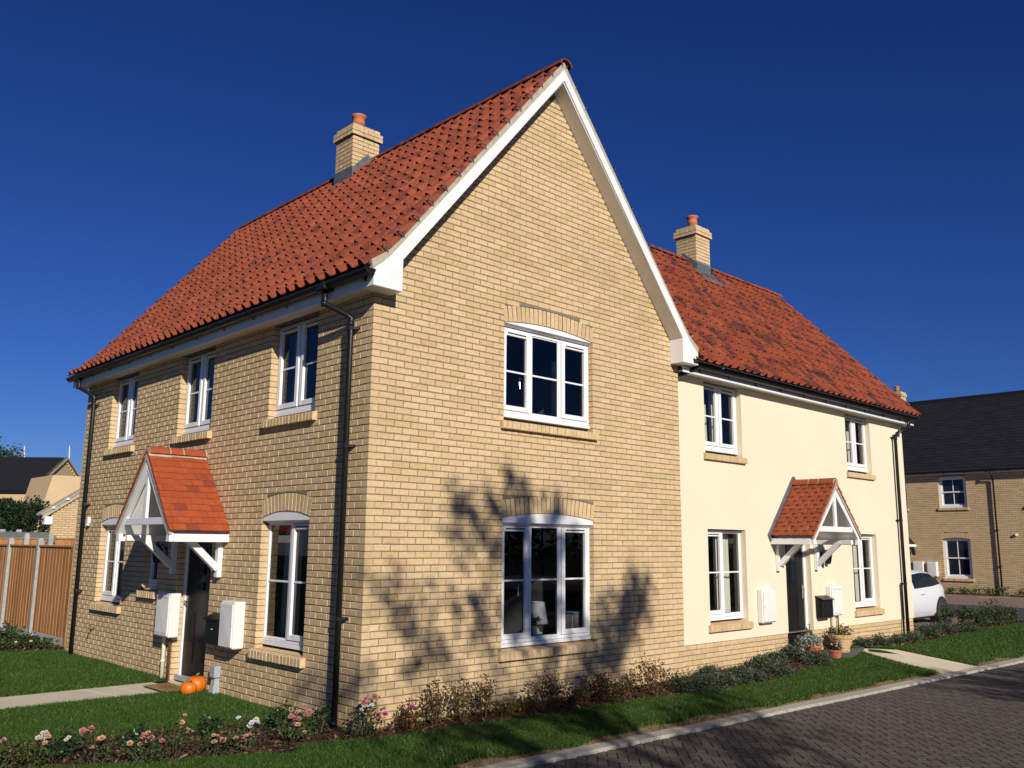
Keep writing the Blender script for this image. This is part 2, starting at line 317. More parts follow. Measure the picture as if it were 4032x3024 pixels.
# ---------------------------------------------------------------- wall building
def wall_sheet(fr, u0, u1, z0, z1, holes, rec, extra=()):
    """mortar bed with openings and reveals"""
    mb = MB(fr); us = sorted({u0, u1, *[h[0] for h in holes], *[h[1] for h in holes]}); zs = sorted({z0, z1, *[h[2] for h in holes], *[h[3] for h in holes]})
    for a, b in zip(us, us[1:]):
        for c, d in zip(zs, zs[1:]):
            if any(h[0]-1e-6 <= a and b <= h[1]+1e-6 and h[2]-1e-6 <= c and d <= h[3]+1e-6 for h in holes): continue
            mb.quad((a, c, -.006), (b, c, -.006), (b, d, -.006), (a, d, -.006))
    for (a, b, c, d) in holes:
        e = .004
        for q in (((a-e, c, -.006), (a-e, d, -.006), (a-e, d, -rec-.05), (a-e, c, -rec-.05)), ((b+e, c, -.006), (b+e, d, -.006), (b+e, d, -rec-.05), (b+e, c, -rec-.05)),
                  ((a, d+e, -.006), (b, d+e, -.006), (b, d+e, -rec-.05), (a, d+e, -rec-.05)), ((a, c-e, -.006), (b, c-e, -.006), (b, c-e, -rec-.05), (a, c-e, -rec-.05))): mb.quad(*q)
    for p in extra: mb.quad(*p)
    return mb
def lay_rows(P, fr, u0, u1, ztop, nrows, holes, arches, odd0=True, start=(0., .1125), lim=None, tail=0):
    """stretcher bond; row k counts down from ztop; arches = (uc, half, z_end, z_mid, ext_top_end, ext_top_mid)"""
    for k in range(nrows):
        z = ztop-(k+1)*.075+.005; zt = z+.065
        a0, a1 = u0, u1
        if lim:
            l = lim(z+.02)
            if l is None: continue
            a0, a1 = max(u0, l[0]), min(u1, l[1])
        cuts = [(h[0], h[1]) for h in holes if h[2] < zt-.012 and h[3] > z+.012]
        for (uc, hf, ei, mi, ee, me) in arches:
            def ez(u): return me-(me-ee)*((u-uc)/hf)**2
            if z < me and zt > ei-.02:
                zz = z+.015
                if zz < ee-.01: cuts.append((uc-hf-.004, uc+hf+.004))
                elif zz < me: w = hf*math.sqrt((me-zz)/(me-ee)); cuts.append((uc-w, uc+w))
        segs = [(a0, a1)]
        for c0, c1 in cuts:
            ns = []
            for s0, s1 in segs:
                if c1 <= s0 or c0 >= s1: ns.append((s0, s1)); continue
                if c0 > s0: ns.append((s0, c0))
                if c1 < s1: ns.append((c1, s1))
            segs = ns
        odd = (k % 2 == 1) == odd0; st = start[1] if odd else start[0]
        for s0, s1 in segs:
            if s1-s0 < .03: continue
            n0 = math.floor((s0-st)/.225); js = []
            u = st+n0*.225
            while u < s1+.01:
                js.append(u); u += .225
            cutsu = [s0]+[x for x in js if s0+.045 < x < s1-.045]+[s1]
            for i, (x, y) in enumerate(zip(cutsu, cutsu[1:])):
                y2 = y if i == len(cutsu)-2 else y-.01
                dz = random.uniform(-.0012, .0012)
                if y2-x > .03: brick_at(P, fr, x, y2, z+dz, random.uniform(-.0012, .0012))
def sill(fr, house, u0, u1, zf, rec, proj=.06, n=None, h=.098):
    part = MB(fr).box(u0+.01, u1-.01, zf-h+.006, zf-.006, -rec, proj-.008).build('window_sill', 'mortar', house)
    P = Pieces([sill_base(s) for s in range(3)], 'brick'); n = n or max(3, round((u1-u0)/.075)); w = (u1-u0)/n
    u = np.array(fr.u); wv = np.array(fr.w)
    for i in range(n):
        P.put(mtx(np.array(fr.pt(u0+i*w+.002, zf-h, proj+random.uniform(-.003, .002))), u*((w-.006)/.065), -wv, [0, 0, h/.098]))
    P.emit('sill_brick', part); return part
def sill_base(s):
    V, Q = brick_base(.065, .17, .098, .006, .002, 40+s); V = V.copy()
    V[(V[:, 1] > .1) & (V[:, 2] > .05), 2] += .028; return V, Q
def arch(fr, house, uc, hf, zi, rise, n, hb=.215):
    """segmental arch of bricks on end plus the white board under it"""
    R = (hf*hf+rise*rise)/(2*rise); zc = zi+rise-R; ph = math.asin(hf/R)
    pl = [(uc+R*math.sin(a), zc+R*math.cos(a)) for a in np.linspace(-ph, ph, 13)]; pu = [(uc+(R+hb)*math.sin(a), zc+(R+hb)*math.cos(a)) for a in np.linspace(ph*.985, -ph*.985, 13)]
    part = MB(fr).prism(pl+pu, -.006, -.09).build('window_arch', 'mortar', house)
    MB(fr).prism([(uc+(R+hb+.003)*math.sin(a), zc+(R+hb+.003)*math.cos(a)) for a in np.linspace(-ph*.97, ph*.97, 13)]+[(uc+(R+hb+.05)*math.sin(a), zc+(R+hb+.05)*math.cos(a)) for a in np.linspace(ph*.97, -ph*.97, 13)], -.003, -.02).build('mortar_fillet', 'cement_dark', part)
    P = Pieces(BRICKS, 'brick'); u = np.array(fr.u); wv = np.array(fr.w); zv = np.array([0, 0, 1.])
    st = 2*ph/n
    for i in range(n):
        a = -ph+(i+.5)*st; rad = u*math.sin(a)+zv*math.cos(a); tan = u*math.cos(a)-zv*math.sin(a); wd = R*st+.002
        o = np.array(fr.pt(uc, zc))+rad*(R+.001)+tan*(wd-.010)/2+wv*random.uniform(-.002, .003)
        P.put(mtx(o, rad*(hb-.006)/.215, -wv, -tan*(wd-.010)/.065))
    P.emit('arch_brick', part); return part
def head_board(fr, win, uc, hf, zi, rise, zb, rec):
    R = (hf*hf+rise*rise)/(2*rise); zc = zi+rise-R; ph = math.asin(hf/R)
    pts = [(uc+R*math.sin(a), zc+R*math.cos(a)+.004) for a in np.linspace(-ph, ph, 15)]
    mb = MB(fr).prism([(uc-hf, zb)]+pts+[(uc+hf, zb)], -.012, -.03)
    mb.add([(uc-hf, zb, -.012), (uc+hf, zb, -.012), (uc+hf, zb-.03, -rec+.005), (uc-hf, zb-.03, -rec+.005), (uc-hf, zb+.012, -.02), (uc+hf, zb+.012, -.02), (uc+hf, zb, -rec-.03), (uc-hf, zb, -rec-.03)], [(0, 1, 2, 3), (4, 7, 6, 5), (0, 4, 5, 1), (3, 2, 6, 7), (0, 3, 7, 4), (1, 5, 6, 2)])
    mb.build('head_board', 'upvc', win)
def window(fr, house, u0, u1, z0, z1, lights, rec, barz, vents=True, label=None, room=2.2, handles=()):
    """lights: list of (ua, ub, opening) ; outer frame is the part, the rest its sub-parts"""
    f = -rec; fb = -rec-.06; mb = MB(fr)
    mb.box(u0, u0+.032, z0, z1, fb, f); mb.box(u1-.032, u1, z0, z1, fb, f); mb.box(u0+.032, u1-.032, z1-.03, z1, fb, f); mb.box(u0+.032, u1-.032, z0, z0+.042, fb, f)
    for (a, b, o), (c, d, o2) in zip(lights, lights[1:]): mb.box(b, c, z0+.042, z1-.03, fb, f-.001)
    mb.box(u0-.0, u1+.0, z0-.045, z0-.004, fb, f+.018)
    win = mb.build('window', 'upvc', house, bev=.003, label=label)
    for i, (a, b, op) in enumerate(lights):
        g0, g1, h0, h1 = a, b, z0+.042, z1-.03
        if op:
            s = MB(fr); q = .062; fo = f+.014; a2, b2, c2, d2 = g0+.005, g1-.005, h0+.005, h1-.005
            s.box(a2, a2+q, c2, d2, f-.05, fo); s.box(b2-q, b2, c2, d2, f-.05, fo); s.box(a2+q, b2-q, c2, c2+q, f-.05, fo-.0005); s.box(a2+q, b2-q, d2-q, d2, f-.05, fo-.0005)
            s.build('sash', 'upvc', win, bev=.004)
            gp = MB(fr); gp.box(a, b, h0, h1, f-.056, f-.052); gp.box(a2+q-.012, a2+q, c2+q, d2-q, f-.046, f-.03)
            gq = MB(fr)
            for (x0, x1, y0, y1) in ((a, a2, h0, h1), (b2, b, h0, h1), (a2, b2, h0, c2), (a2, b2, d2, h1)): gq.box(x0, x1, y0, y1, f-.04, f-.004)
            gq.build('seal', 'gap', win)
            g0, g1, h0, h1 = a2+q, b2-q, c2+q, d2-q
            if vents: MB(fr).box(a2+.08, b2-.08, d2-.036, d2-.022, fo-.004, fo+.006).build('trickle_vent', 'gap', win)
        else:
            s = MB(fr); q = .014
            for (x0, x1, y0, y1) in ((g0, g0+q, h0, h1), (g1-q, g1, h0, h1), (g0+q, g1-q, h0, h0+q), (g0+q, g1-q, h1-q, h1)): s.box(x0, x1, y0, y1, f-.035, f-.012)
            s.build('bead', 'upvc', win); g0, g1, h0, h1 = g0+q, g1-q, h0+q, h1-q
        sp = MB(fr)
        for (x0, x1, y0, y1) in ((g0, g0+.007, h0, h1), (g1-.007, g1, h0, h1), (g0+.007, g1-.007, h0, h0+.007), (g0+.007, g1-.007, h1-.007, h1)): sp.box(x0, x1, y0, y1, f-.03, f-.024)
        sp.build('seal', 'gap', win)
        MB(fr).quad((g0, h0, f-.02), (g1, h0, f-.02), (g1, h1, f-.02), (g0, h1, f-.02)).build('pane', 'glass', win, fix=False)
        MB(fr).box(g0, g1, barz-.011, barz+.011, f-.019, f-.007).build('glazing_bar', 'upvc', win)
        if i in handles: MB(fr).tube([(g1-.05, barz-.19, f-.06), (g1-.045, barz-.1, f-.075), (g1-.05, barz-.045, f-.06)], .009, 6).build('window_handle', 'steel', win)
    w0, w1 = fb-.002, fb-room; e = .35
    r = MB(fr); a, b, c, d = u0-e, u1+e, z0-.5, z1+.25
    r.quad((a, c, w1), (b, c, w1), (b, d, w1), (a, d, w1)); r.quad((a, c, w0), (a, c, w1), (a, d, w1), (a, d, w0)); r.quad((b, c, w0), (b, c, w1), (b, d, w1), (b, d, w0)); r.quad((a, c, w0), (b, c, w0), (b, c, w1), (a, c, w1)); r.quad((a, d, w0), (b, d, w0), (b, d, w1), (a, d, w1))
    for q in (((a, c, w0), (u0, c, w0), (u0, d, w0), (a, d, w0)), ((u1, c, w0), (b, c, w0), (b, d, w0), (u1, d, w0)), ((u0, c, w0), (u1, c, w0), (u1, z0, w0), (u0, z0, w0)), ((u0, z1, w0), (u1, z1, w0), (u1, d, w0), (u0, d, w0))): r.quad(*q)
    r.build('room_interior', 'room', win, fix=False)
    return win
def curtain(fr, u0, u1, z0, z1, w, label, mat='curtain', pitch=.09, group=None, cat='curtain'):
    n = max(6, int((u1-u0)/pitch*6)); mb = MB(fr); us = np.linspace(u0, u1, n); V = []
    for u in us: ww = w-.03*math.sin(2*math.pi*(u-u0)/pitch); V += [(u, z0, ww), (u, z1, ww*.3+w*.7)]
    mb.add(V, [(2*i, 2*i+2, 2*i+3, 2*i+1) for i in range(n-1)])
    return setp(mb.build('curtain', mat, None, smooth=True, fix=False), label, cat, group)
# ---------------------------------------------------------------- terrain
def kin(x): return -1.55-.046*x           # kerb inner line
KW = .20
def sm(a, b, x): t = np.clip((x-a)/(b-a), 0, 1); return t*t*(3-2*t)
def paz(x): return -.10+.18*np.clip((x-20)/13, 0, 1)
def gz(x, y):
    x = np.asarray(x, float); y = np.asarray(y, float); k = kin(x)
    z = -.03-.085*np.clip((-.4-y)/(-.4-k), 0, 1)
    z = z+.06*sm(6, 8.5, x)*sm(-1.6, -.2, y)*(1-sm(12.5, 14.5, x))
    z = np.where((x > 14.2) & (y > .95), paz(x)-.05, z); z = np.where((x > 20), np.minimum(z, paz(x)-.05)*sm(-.5, .8, y)+z*(1-sm(-.5, .8, y)), z)
    z = np.where(y < k-.02, -.20, z)
    z = np.where((x < -.2) & (y > 14), -.03, z); return z
GB = Fr((0, 0, 0), (1, 0, 0), (0, -1, 0)); LW = Fr((0, 0, 0), (0, 1, 0), (-1, 0, 0))
RD = .10; RF = Fr((0, RD, 0), (1, 0, 0), (0, -1, 0)); RBF = Fr((33, 0, 0), (0, 1, 0), (-1, 0, 0))
W, L, RX = 5.653, 8.877, 14.03; CX = W/2
xs = np.unique(np.round(np.concatenate([np.linspace(-60, -12, 13), np.linspace(-12, 24, 145), np.linspace(24, 60, 19), np.linspace(60, 900, 22)]), 3))
ys = np.unique(np.round(np.concatenate([np.linspace(-300, -30, 10), np.linspace(-30, -6, 13), np.linspace(-6, 16, 177), np.linspace(16, 60, 23), np.linspace(60, 900, 22)]), 3))
X, Y = np.meshgrid(xs, ys); Z = gz(X, Y); nx, ny = len(xs), len(ys)
ii = (np.arange(ny-1)[:, None]*nx+np.arange(nx-1)[None, :]).ravel()
setp(npmesh('ground', np.stack([X.ravel(), Y.ravel(), Z.ravel()], 1), np.stack([ii, ii+1, ii+nx+1, ii+nx], 1), 'turf', smooth=True), kind='structure')
road = MB(); x0, x1 = -40, 60
road.quad((x0, kin(x0)-KW, -.155), (x1, kin(x1)-KW, -.155), (x1, -9.5+kin(x1)*.9, -.155), (x0, -9.5+kin(x0)*.9, -.155))
road = setp(road.build('road', 'joint', None, fix=False), kind='structure')
def paver_base(s):
    V, Q = brick_base(.195, .08, .095, .006, .0015, 70+s); return V, Q
PV = Pieces([paver_base(s) for s in range(4)], 'paver'); ca, sa = math.cos(math.radians(45)), math.sin(math.radians(45)); rt = math.atan(-.046)
A = np.array([math.cos(rt+math.pi/4), math.sin(rt+math.pi/4), 0]); B = np.array([-math.sin(rt+math.pi/4), math.cos(rt+math.pi/4), 0])
for i in range(-60, 180):
    for j in range(-190, 60):
        md = (i-j) % 4
        if md not in (0, 3): continue
        c = A*(.1*i)+B*(.1*j)
        if c[1] > kin(c[0])-KW-.06 or c[1] < -5.6 or c[0] < -1 or c[0] > 17: continue
        px, py, zz = project(c+np.array([0, 0, -.13]))
        if not (-60 < px[0] < 1090 and py[0] < 800): continue
        c = c+np.array([0, 0, -.128+random.uniform(-.002, .0015)])
        if md == 0: PV.put(mtx(c, A, np.array([0, 0, -1.]), B))
        else: PV.put(mtx(c+A*.095, B, np.array([0, 0, -1.]), -A))
PV.emit('paver', road, 300)
kb = MB(); kb.add([(x, kin(x)-w, z) for x in (-40., 60.) for w, z in ((0, -.135), (KW, -.135), (KW, -.25), (0, -.25))], [(0, 4, 5, 1), (1, 5, 6, 2), (3, 2, 6, 7), (0, 3, 7, 4)])
kerb = setp(kb.build('kerb', 'cement', None), kind='structure')
KP = Pieces([brick_base(.907, .16, KW, .012, .002, 90+s) for s in range(3)], 'kerb'); ku = np.array([math.cos(rt), math.sin(rt), 0]); kv = np.array([-math.sin(rt), math.cos(rt), 0])
for i in range(-4, 34):
    x = -.5+i*.915; o = np.array([x, kin(x), 0])-kv*KW+np.array([0, 0, -.098+random.uniform(-.002, .002)]); KP.put(mtx(o, ku, [0, 0, -1.], kv))
KP.emit('kerb_stone', kerb, 60)
sv = MB(); n = 130; pv = []
for i in range(n):
    x = -1.2+i*.18; wd = .20+.07*math.sin(i*.7)+.06*random.random(); pv.append((x, wd))
V = []
for x, wd in pv: V += [(x, kin(x)+.0, -.105), (x, kin(x)+wd, float(gz(x, kin(x)+wd))+.012)]
sv.add(V, [(2*i, 2*i+2, 2*i+3, 2*i+1) for i in range(n-1)])
setp(sv.build('soil_strip', 'soil', None, fix=False), kind='structure')
# paths
pp = MB(); pp.zprism([(-9, 3.58), (0.1, 3.60), (0.1, 4.63), (-9, 4.62)], -.12, -.012)
path1 = setp(pp.build('garden_path', 'path', None, bev=.006), kind='structure')
for xa, xb in ((-1.15, -.95), (-.78, -.6)):
    MB().zprism([(xa, 4.6), (xa+.022, 4.6), (xb+.022, 3.6), (xb, 3.6)], -.02, -.008).build('path_joint', 'pathline', path1)
q = [(9.86, kin(9.86)), (11.22, kin(11.22)), (11.42, -.62), (11.15, -.12), (10.35, -.45)]
pz = lambda x, y: float(-.10+.135*np.clip((y-kin(10.5))/1.4, 0, 1))
p2 = MB(); n = len(q); p2.add([(x, y, pz(x, y)) for x, y in q]+[(x, y, -.3) for x, y in q], [tuple(range(n))]+[(i, (i+1) % n, n+(i+1) % n, n+i) for i in range(n)])
setp(p2.build('front_path', 'path', None), kind='structure')
s2 = MB(); s2.zprism([(8.86, .095), (8.86, -.42), (9.6, -.62), (10.35, -.46), (11.14, -.13), (11.0, .095)], -.1, .055)
setp(s2.build('door_slab', simple('dark door slab', (.085, .088, .095), .9, 30, .2, .3, 150), None, bev=.006), kind='structure')
# paving beyond
pb = MB(); pb.quad((14.3, 1.05, paz(14.3)), (22, .75, paz(22)), (22, 60, paz(22)), (14.3, 60, paz(14.3)))
brown = setp(pb.build('parking_area', 'brown_paver', None, fix=False), kind='structure')
pa = MB(); pa.quad((22, -30, paz(22)+.0), (27, -30, paz(27)), (27, 60, paz(27)), (22, 60, paz(22))); setp(pa.build('side_road', 'asphalt', None, fix=False), kind='structure')
pf = MB(); pf.quad((27, -30, paz(27)+.0), (32.3, -30, paz(32.3)), (32.3, 60, paz(32.3)), (27, 60, paz(27))); drive = setp(pf.build('drive', 'brown_paver', None, fix=False), kind='structure')
for (x, y) in ((30.3, 6.05), (31.2, 4.7), (32.0, 4.3)):
    MB().zprism([(x, y), (x+.12, y), (x+.12, y-.45), (x, y-.45)], float(paz(x))-.01, float(paz(x))+.006).build('bay_marking', 'whitepetal', drive)
# beds
BEDS = {'front': [(-3.4, 1.15), (-2.83, 1.72), (-2.03, 1.55), (-1.14, 1.35), (-.5, 1.1), (-.02, 1.0), (-.02, -.01), (5.66, -.01), (5.66, .1), (8.84, .1), (8.84, -.62), (7, -.85), (5.2, -.92), (4, -.68), (2, -.56), (.5, -.46), (-.1, -.42), (-.71, -.2), (-1.27, -.22), (-1.96, .05), (-3.2, .75)],
        'right': [(11.05, .09), (14.1, .09), (14.1, .9), (22, .85), (22.5, .0), (18, .0), (14.5, -.2), (12.6, -.48), (11.5, -.42), (11.1, -.15)],
        'fence': [(-1.0, 9.35), (-.1, 8.95), (.2, 9.1), (.22, 16), (-1.4, 16)], 'far': [(32.4, -6), (32.98, -6), (32.98, 14), (32.4, 14)]}
def inpoly(px, py, poly):
    r = np.zeros(len(px), bool); n = len(poly)
    for i in range(n):
        (xa, ya), (xb, yb) = poly[i], poly[(i+1) % n]
        c = ((ya > py) != (yb > py)); xx = (xb-xa)*(py-ya)/((yb-ya) if yb != ya else 1e-9)+xa; r ^= c & (px < xx)
    return r
def bedz(k, x, y): return gz(x, y)+.02 if k != 'far' else np.full(np.shape(x), .09)
for k, poly in BEDS.items():
    a = np.array(poly); lo, hi = a.min(0), a.max(0); st = .12 if k in ('front', 'right') else .3
    gx, gy = np.meshgrid(np.arange(lo[0], hi[0]+st, st), np.arange(lo[1], hi[1]+st, st)); sh = gx.shape
    zz = bedz(k, gx.ravel(), gy.ravel())+RNG.uniform(-.006, .006, gx.size); ins = inpoly(gx.ravel(), gy.ravel(), poly).reshape(sh)
    i0 = np.arange(gx.size).reshape(sh); cell = ins[:-1, :-1] & ins[1:, :-1] & ins[:-1, 1:] & ins[1:, 1:]
    Q = np.stack([i0[:-1, :-1][cell], i0[:-1, 1:][cell], i0[1:, 1:][cell], i0[1:, :-1][cell]], 1)
    if len(Q): setp(npmesh('planting_bed', np.stack([gx.ravel(), gy.ravel(), zz], 1), Q, 'mulch'), kind='structure')
    area = (hi[0]-lo[0])*(hi[1]-lo[1]); N = int(area*(520 if k in ('front', 'fence') else 260)); N = min(N, 14000)
    x = RNG.uniform(lo[0], hi[0], N); y = RNG.uniform(lo[1], hi[1], N); s = inpoly(x, y, poly); x, y = x[s], y[s]; z = bedz(k, x, y)+RNG.uniform(0, .02, len(x))
    ln = RNG.uniform(.012, .05, len(x)); wd = RNG.uniform(.006, .014, len(x)); an = RNG.uniform(0, 6.28, len(x)); ti = RNG.normal(0, .35, len(x))
    d = np.stack([np.cos(an)*np.cos(ti), np.sin(an)*np.cos(ti), np.sin(ti)], 1); sd = np.stack([-np.sin(an), np.cos(an), RNG.normal(0, .4, len(x))], 1); c = np.stack([x, y, z], 1)
    V = np.stack([c-d*ln[:, None]-sd*wd[:, None], c+d*ln[:, None]-sd*wd[:, None], c+d*ln[:, None]+sd*wd[:, None], c-d*ln[:, None]+sd*wd[:, None]], 1).reshape(-1, 3)
    setp(npmesh('bark_mulch', V, np.arange(len(V)).reshape(-1, 4), 'mulch'), kind='stuff')
MB().lathe((-.98, -.24, -.035), [(.17, 0), (.17, .02), (.15, .028)], 24)
# ================================================================= brick house
bh = root('brick_house', 'buff brick house with white bargeboards, steep gable end and red pantile roof', 'house', (0, 0, 0))
G_HOLES = [(1.985, 3.66, .64, 2.272), (1.985, 3.66, 3.40, 4.712)]
G_ARCH = [(2.8225, .8375, 2.204, 2.272, 2.420, 2.487), (2.8225, .8375, 4.644, 4.712, 4.860, 4.927)]
UW = [(1.13, 2.225), (3.84, 4.935), (6.57, 7.665)]
L_HOLES = [(a, b, 3.41, 4.605) for a, b in UW]+[(1.13, 2.225, .63, 2.255), (6.57, 7.665, .88, 2.255), (5.25, 5.76, 1.17, 2.14), (3.53, 4.545, -.1, 2.06)]
L_ARCH = [(1.6775, .5475, 2.183, 2.255, 2.40, 2.472), (7.1175, .5475, 2.183, 2.255, 2.40, 2.472)]
RS, RZ0, RX0 = 1.1955, 4.985, .20
def lim_g(z):
    if z < 4.62: return (0, W)
    x = 0 if z < RZ0 else RX0+(z-RZ0)/RS
    x = max(x, .0); return None if x > CX-.03 else (x, 2*CX-x)
ap = RZ0+(CX-RX0)*RS
gw = wall_sheet(GB, 0, W, -.25, 4.95, G_HOLES, .08, extra=[((0.0, 4.95, -.006), (W, 4.95, -.006), (W, 5.0, -.006), (W-.2, 5.0, -.006), (CX, ap, -.006), (.2, 5.0, -.006), (0, 5.0, -.006))])
gwall = gw.build('gable_wall', 'mortar', bh, fix=False)
lw = wall_sheet(LW, 0, L, -.25, 4.66, L_HOLES, .10); lwall = lw.build('side_wall', 'mortar', bh, fix=False)
bk = MB(); bk.quad((W-.007, .006, -.2), (W-.007, L, -.2), (W-.007, L, 4.7), (W-.007, .006, 4.7)); bk.quad((0, L-.006, -.2), (W, L-.006, -.2), (W, L-.006, 5), (0, L-.006, 5)); bk.quad((0, L-.006, 5), (W, L-.006, 5), (CX, L-.006, ap), (CX, L-.006, ap)) if False else None
bk.add([(0, L-.006, 5), (W, L-.006, 5), (CX, L-.006, 8.3)], [(0, 1, 2)]); bk.build('rear_wall', 'brick', bh, fix=False)
PB = Pieces(BRICKS, 'brick')
sg = [(1.925, 3.72, .53, .63), (1.925, 3.72, 3.287, 3.385)]
lay_rows(PB, GB, 0, W, 4.5+.075*46, 109, G_HOLES+sg, G_ARCH, start=(0, .1125), lim=lim_g)
sl_ = [(a-.06, b+.06, 3.292, 3.39) for a, b in UW]+[(1.07, 2.285, .517, .615), (6.51, 7.725, .772, .87), (5.19, 5.82, 1.06, 1.158)]
lay_rows(PB, LW, 0, L, 4.65, 65, L_HOLES+sl_, L_ARCH, start=(.1125, 0))
PB.emit('brick', gwall, 300)
G3 = [(2.017, 2.512, 1), (2.556, 3.062, 0), (3.104, 3.628, 1)]
w1 = window(GB, bh, 1.985, 3.66, .715, 2.14, G3, .08, 1.452, handles=(0,), label='ground floor three light gable window')
head_board(GB, w1, 2.8225, .8375, 2.204, .068, 2.148, .08)
w2 = window(GB, bh, 1.985, 3.66, 3.495, 4.60, G3, .08, 4.044, handles=(0,), label='upper three light gable window')
head_board(GB, w2, 2.8225, .8375, 4.644, .068, 4.640, .08)
for zf in (.63, 3.385): sill(GB, bh, 1.925, 3.72, zf, .08, .06)
for z in (2.204, 4.644): arch(GB, bh, 2.8225, .8375, z, .068, 22)
def two(a, b, k):
    c = (a+b)/2; return [(a+.032, c-.021, k[0]), (c+.021, b-.032, k[1])]
for a, b in UW:
    window(LW, bh, a, b, 3.485, 4.60, two(a, b, (1, 1)), .10, 4.04); sill(LW, bh, a-.06, b+.06, 3.39, .10, .06)
for (a, b, z0, bz, k, zf) in ((1.13, 2.225, .72, 1.427, (1, 0), .615), (6.57, 7.665, .965, 1.55, (0, 1), .87)):
    w = window(LW, bh, a, b, z0, 2.135, two(a, b, k), .10, bz); head_board(LW, w, (a+b)/2, .5475, 2.183, .072, 2.145, .10)
    sill(LW, bh, a-.06, b+.06, zf, .10, .06); arch(LW, bh, (a+b)/2, .5475, 2.183, .072, 14)
window(LW, bh, 5.25, 5.76, 1.215, 2.13, [(5.282, 5.728, 1)], .10, 1.70, vents=False); sill(LW, bh, 5.19, 5.82, 1.158, .10, .06)
# ---- roof geometry
TL = [(-.29, 4.825), (.06, 5.095), (CX, 8.415)]
def onroof(s, poly):
    for (a, b), (c, d) in zip(poly, poly[1:]):
        l = math.hypot(c-a, d-b)
        if s <= l: return a+(c-a)*s/l, b+(d-b)*s/l, ((c-a)/l, (d-b)/l)
        s -= l
    return c, d, ((c-a)/l, (d-b)/l)
def rlen(poly): return sum(math.hypot(c-a, d-b) for (a, b), (c, d) in zip(poly, poly[1:]))
def pantile(cov, ln=.39, seed=0, tall=.064, small=.040):
    us = [0, .22, .46, .62, .655, .70, .78, .87, .95, 1.0, 1.045]; r = np.random.default_rng(seed); V = []; lift = .017
    def h(t, k):
        if t < .62: return -.012*math.sin(math.pi*t/.62)
        return k*max(0., math.sin(math.pi*(t-.62)/.42))**.72 if t < 1.04 else -.004
    n = len(us); th = .015
    rows = ((0, tall, lift, 0), (ln, small, 0, 0)); jz = r.uniform(-.002, .003)
    for v, k, l, _ in rows: V += [(t*cov, v, h(t, k)+l+(jz if v == 0 else 0)) for t in us]
    V += [(t*cov, 0.004, h(t, tall)+lift-th) for t in us]; V += [(t*cov, .10, h(t, tall)*.8+lift*.74-th) for t in us]
    Q = []
    for i in range(n-1): Q += [(i, i+1, n+i+1, n+i), (2*n+i, 2*n+i+1, i+1, i), (3*n+i, 3*n+i+1, 2*n+i+1, 2*n+i)]
    Q += [(0, n, 3*n, 2*n), (n-1, 2*n-1, 4*n-1, 3*n-1)]
    return np.array(V), np.array(Q)
COV = .2184; PT = [pantile(COV*.985, seed=k) for k in range(3)]
NR = 15; GA = (rlen(TL)-.07)/NR
roof = MB().add([(x, y, z-.03) for y in (-.235, 9.115) for x, z in TL], [(0, 1, 4, 3), (1, 2, 5, 4)]).add([(W-x, y, z-.03) for y in (-.235, 9.115) for x, z in TL], [(0, 1, 4, 3), (1, 2, 5, 4)]).build('main_roof', 'gap', bh, fix=False)
PT_ = Pieces(PT, 'pantile')
RHT = [(-.30, 4.685), (3.0, 8.06)]                       # rendered house roof line in (y, z)
def rh_z(y): return RHT[0][1]+(y-RHT[0][0])*(RHT[1][1]-RHT[0][1])/(RHT[1][0]-RHT[0][0])
def main_right_z(x): return TL[1][1]+(W-x-TL[1][0])*(TL[2][1]-TL[1][1])/(TL[2][0]-TL[1][0])
for r in range(NR):
    x, z, (dx, dz) = onroof(r*GA, TL); x2, z2, (dx2, dz2) = onroof(min(r*GA+.3, rlen(TL)), TL); dd = math.hypot(x2-x, z2-z); dx, dz = (x2-x)/dd, (z2-z)/dd
    for c in range(43):
        y = 9.19-c*COV; j = random.uniform(-.004, .004)
        PT_.put(mtx((x+dx*j, y, z+dz*j), (0, -1, 0), (dx, 0, dz), (-dz, 0, dx)))
        xr = W-x
        if y-COV < .6 or main_right_z(xr-.1) > rh_z(y-.2)-.1 or y > 6.3:
            PT_.put(mtx((xr, y-COV-.0, z), (0, 1, 0), (-dx, 0, dz), (dz, 0, dx)))
PT_.emit('roof_tile', roof, 300, weight=lambda p: 1 if p[0] < CX else .001)
def ridge_base(seed=0, ln=.44, r0=.115):
    n = 9; V = []; rg = np.random.default_rng(seed); e = rg.uniform(-.004, .004)
    for y, r in ((0, r0), (ln, r0*.985)):
        for k in range(n): a = math.pi*(k/(n-1)); V.append((-(r+e)*math.cos(a)*1.05, y, (r+e)*math.sin(a)*.82))
    for k in range(n): a = math.pi*(k/(n-1)); V.append((-(r0-.02)*math.cos(a), 0, (r0-.02)*math.sin(a)*.82))
    Q = []
    for k in range(n-1): Q += [(k, k+1, n+k+1, n+k), (2*n+k, 2*n+k+1, k+1, k)]
    return np.array(V), np.array(Q)
RG = Pieces([ridge_base(k) for k in range(3)], 'pantile'); y = -.29
while y < 9.0:
    if not (4.42 < y+.22 < 5.02): RG.put(mtx((CX, y, 8.375+random.uniform(-.003, .003)), (1, 0, 0), (0, 1, 0), (0, 0, 1)))
    y += .45
RG.emit('ridge_tile', roof, 60)
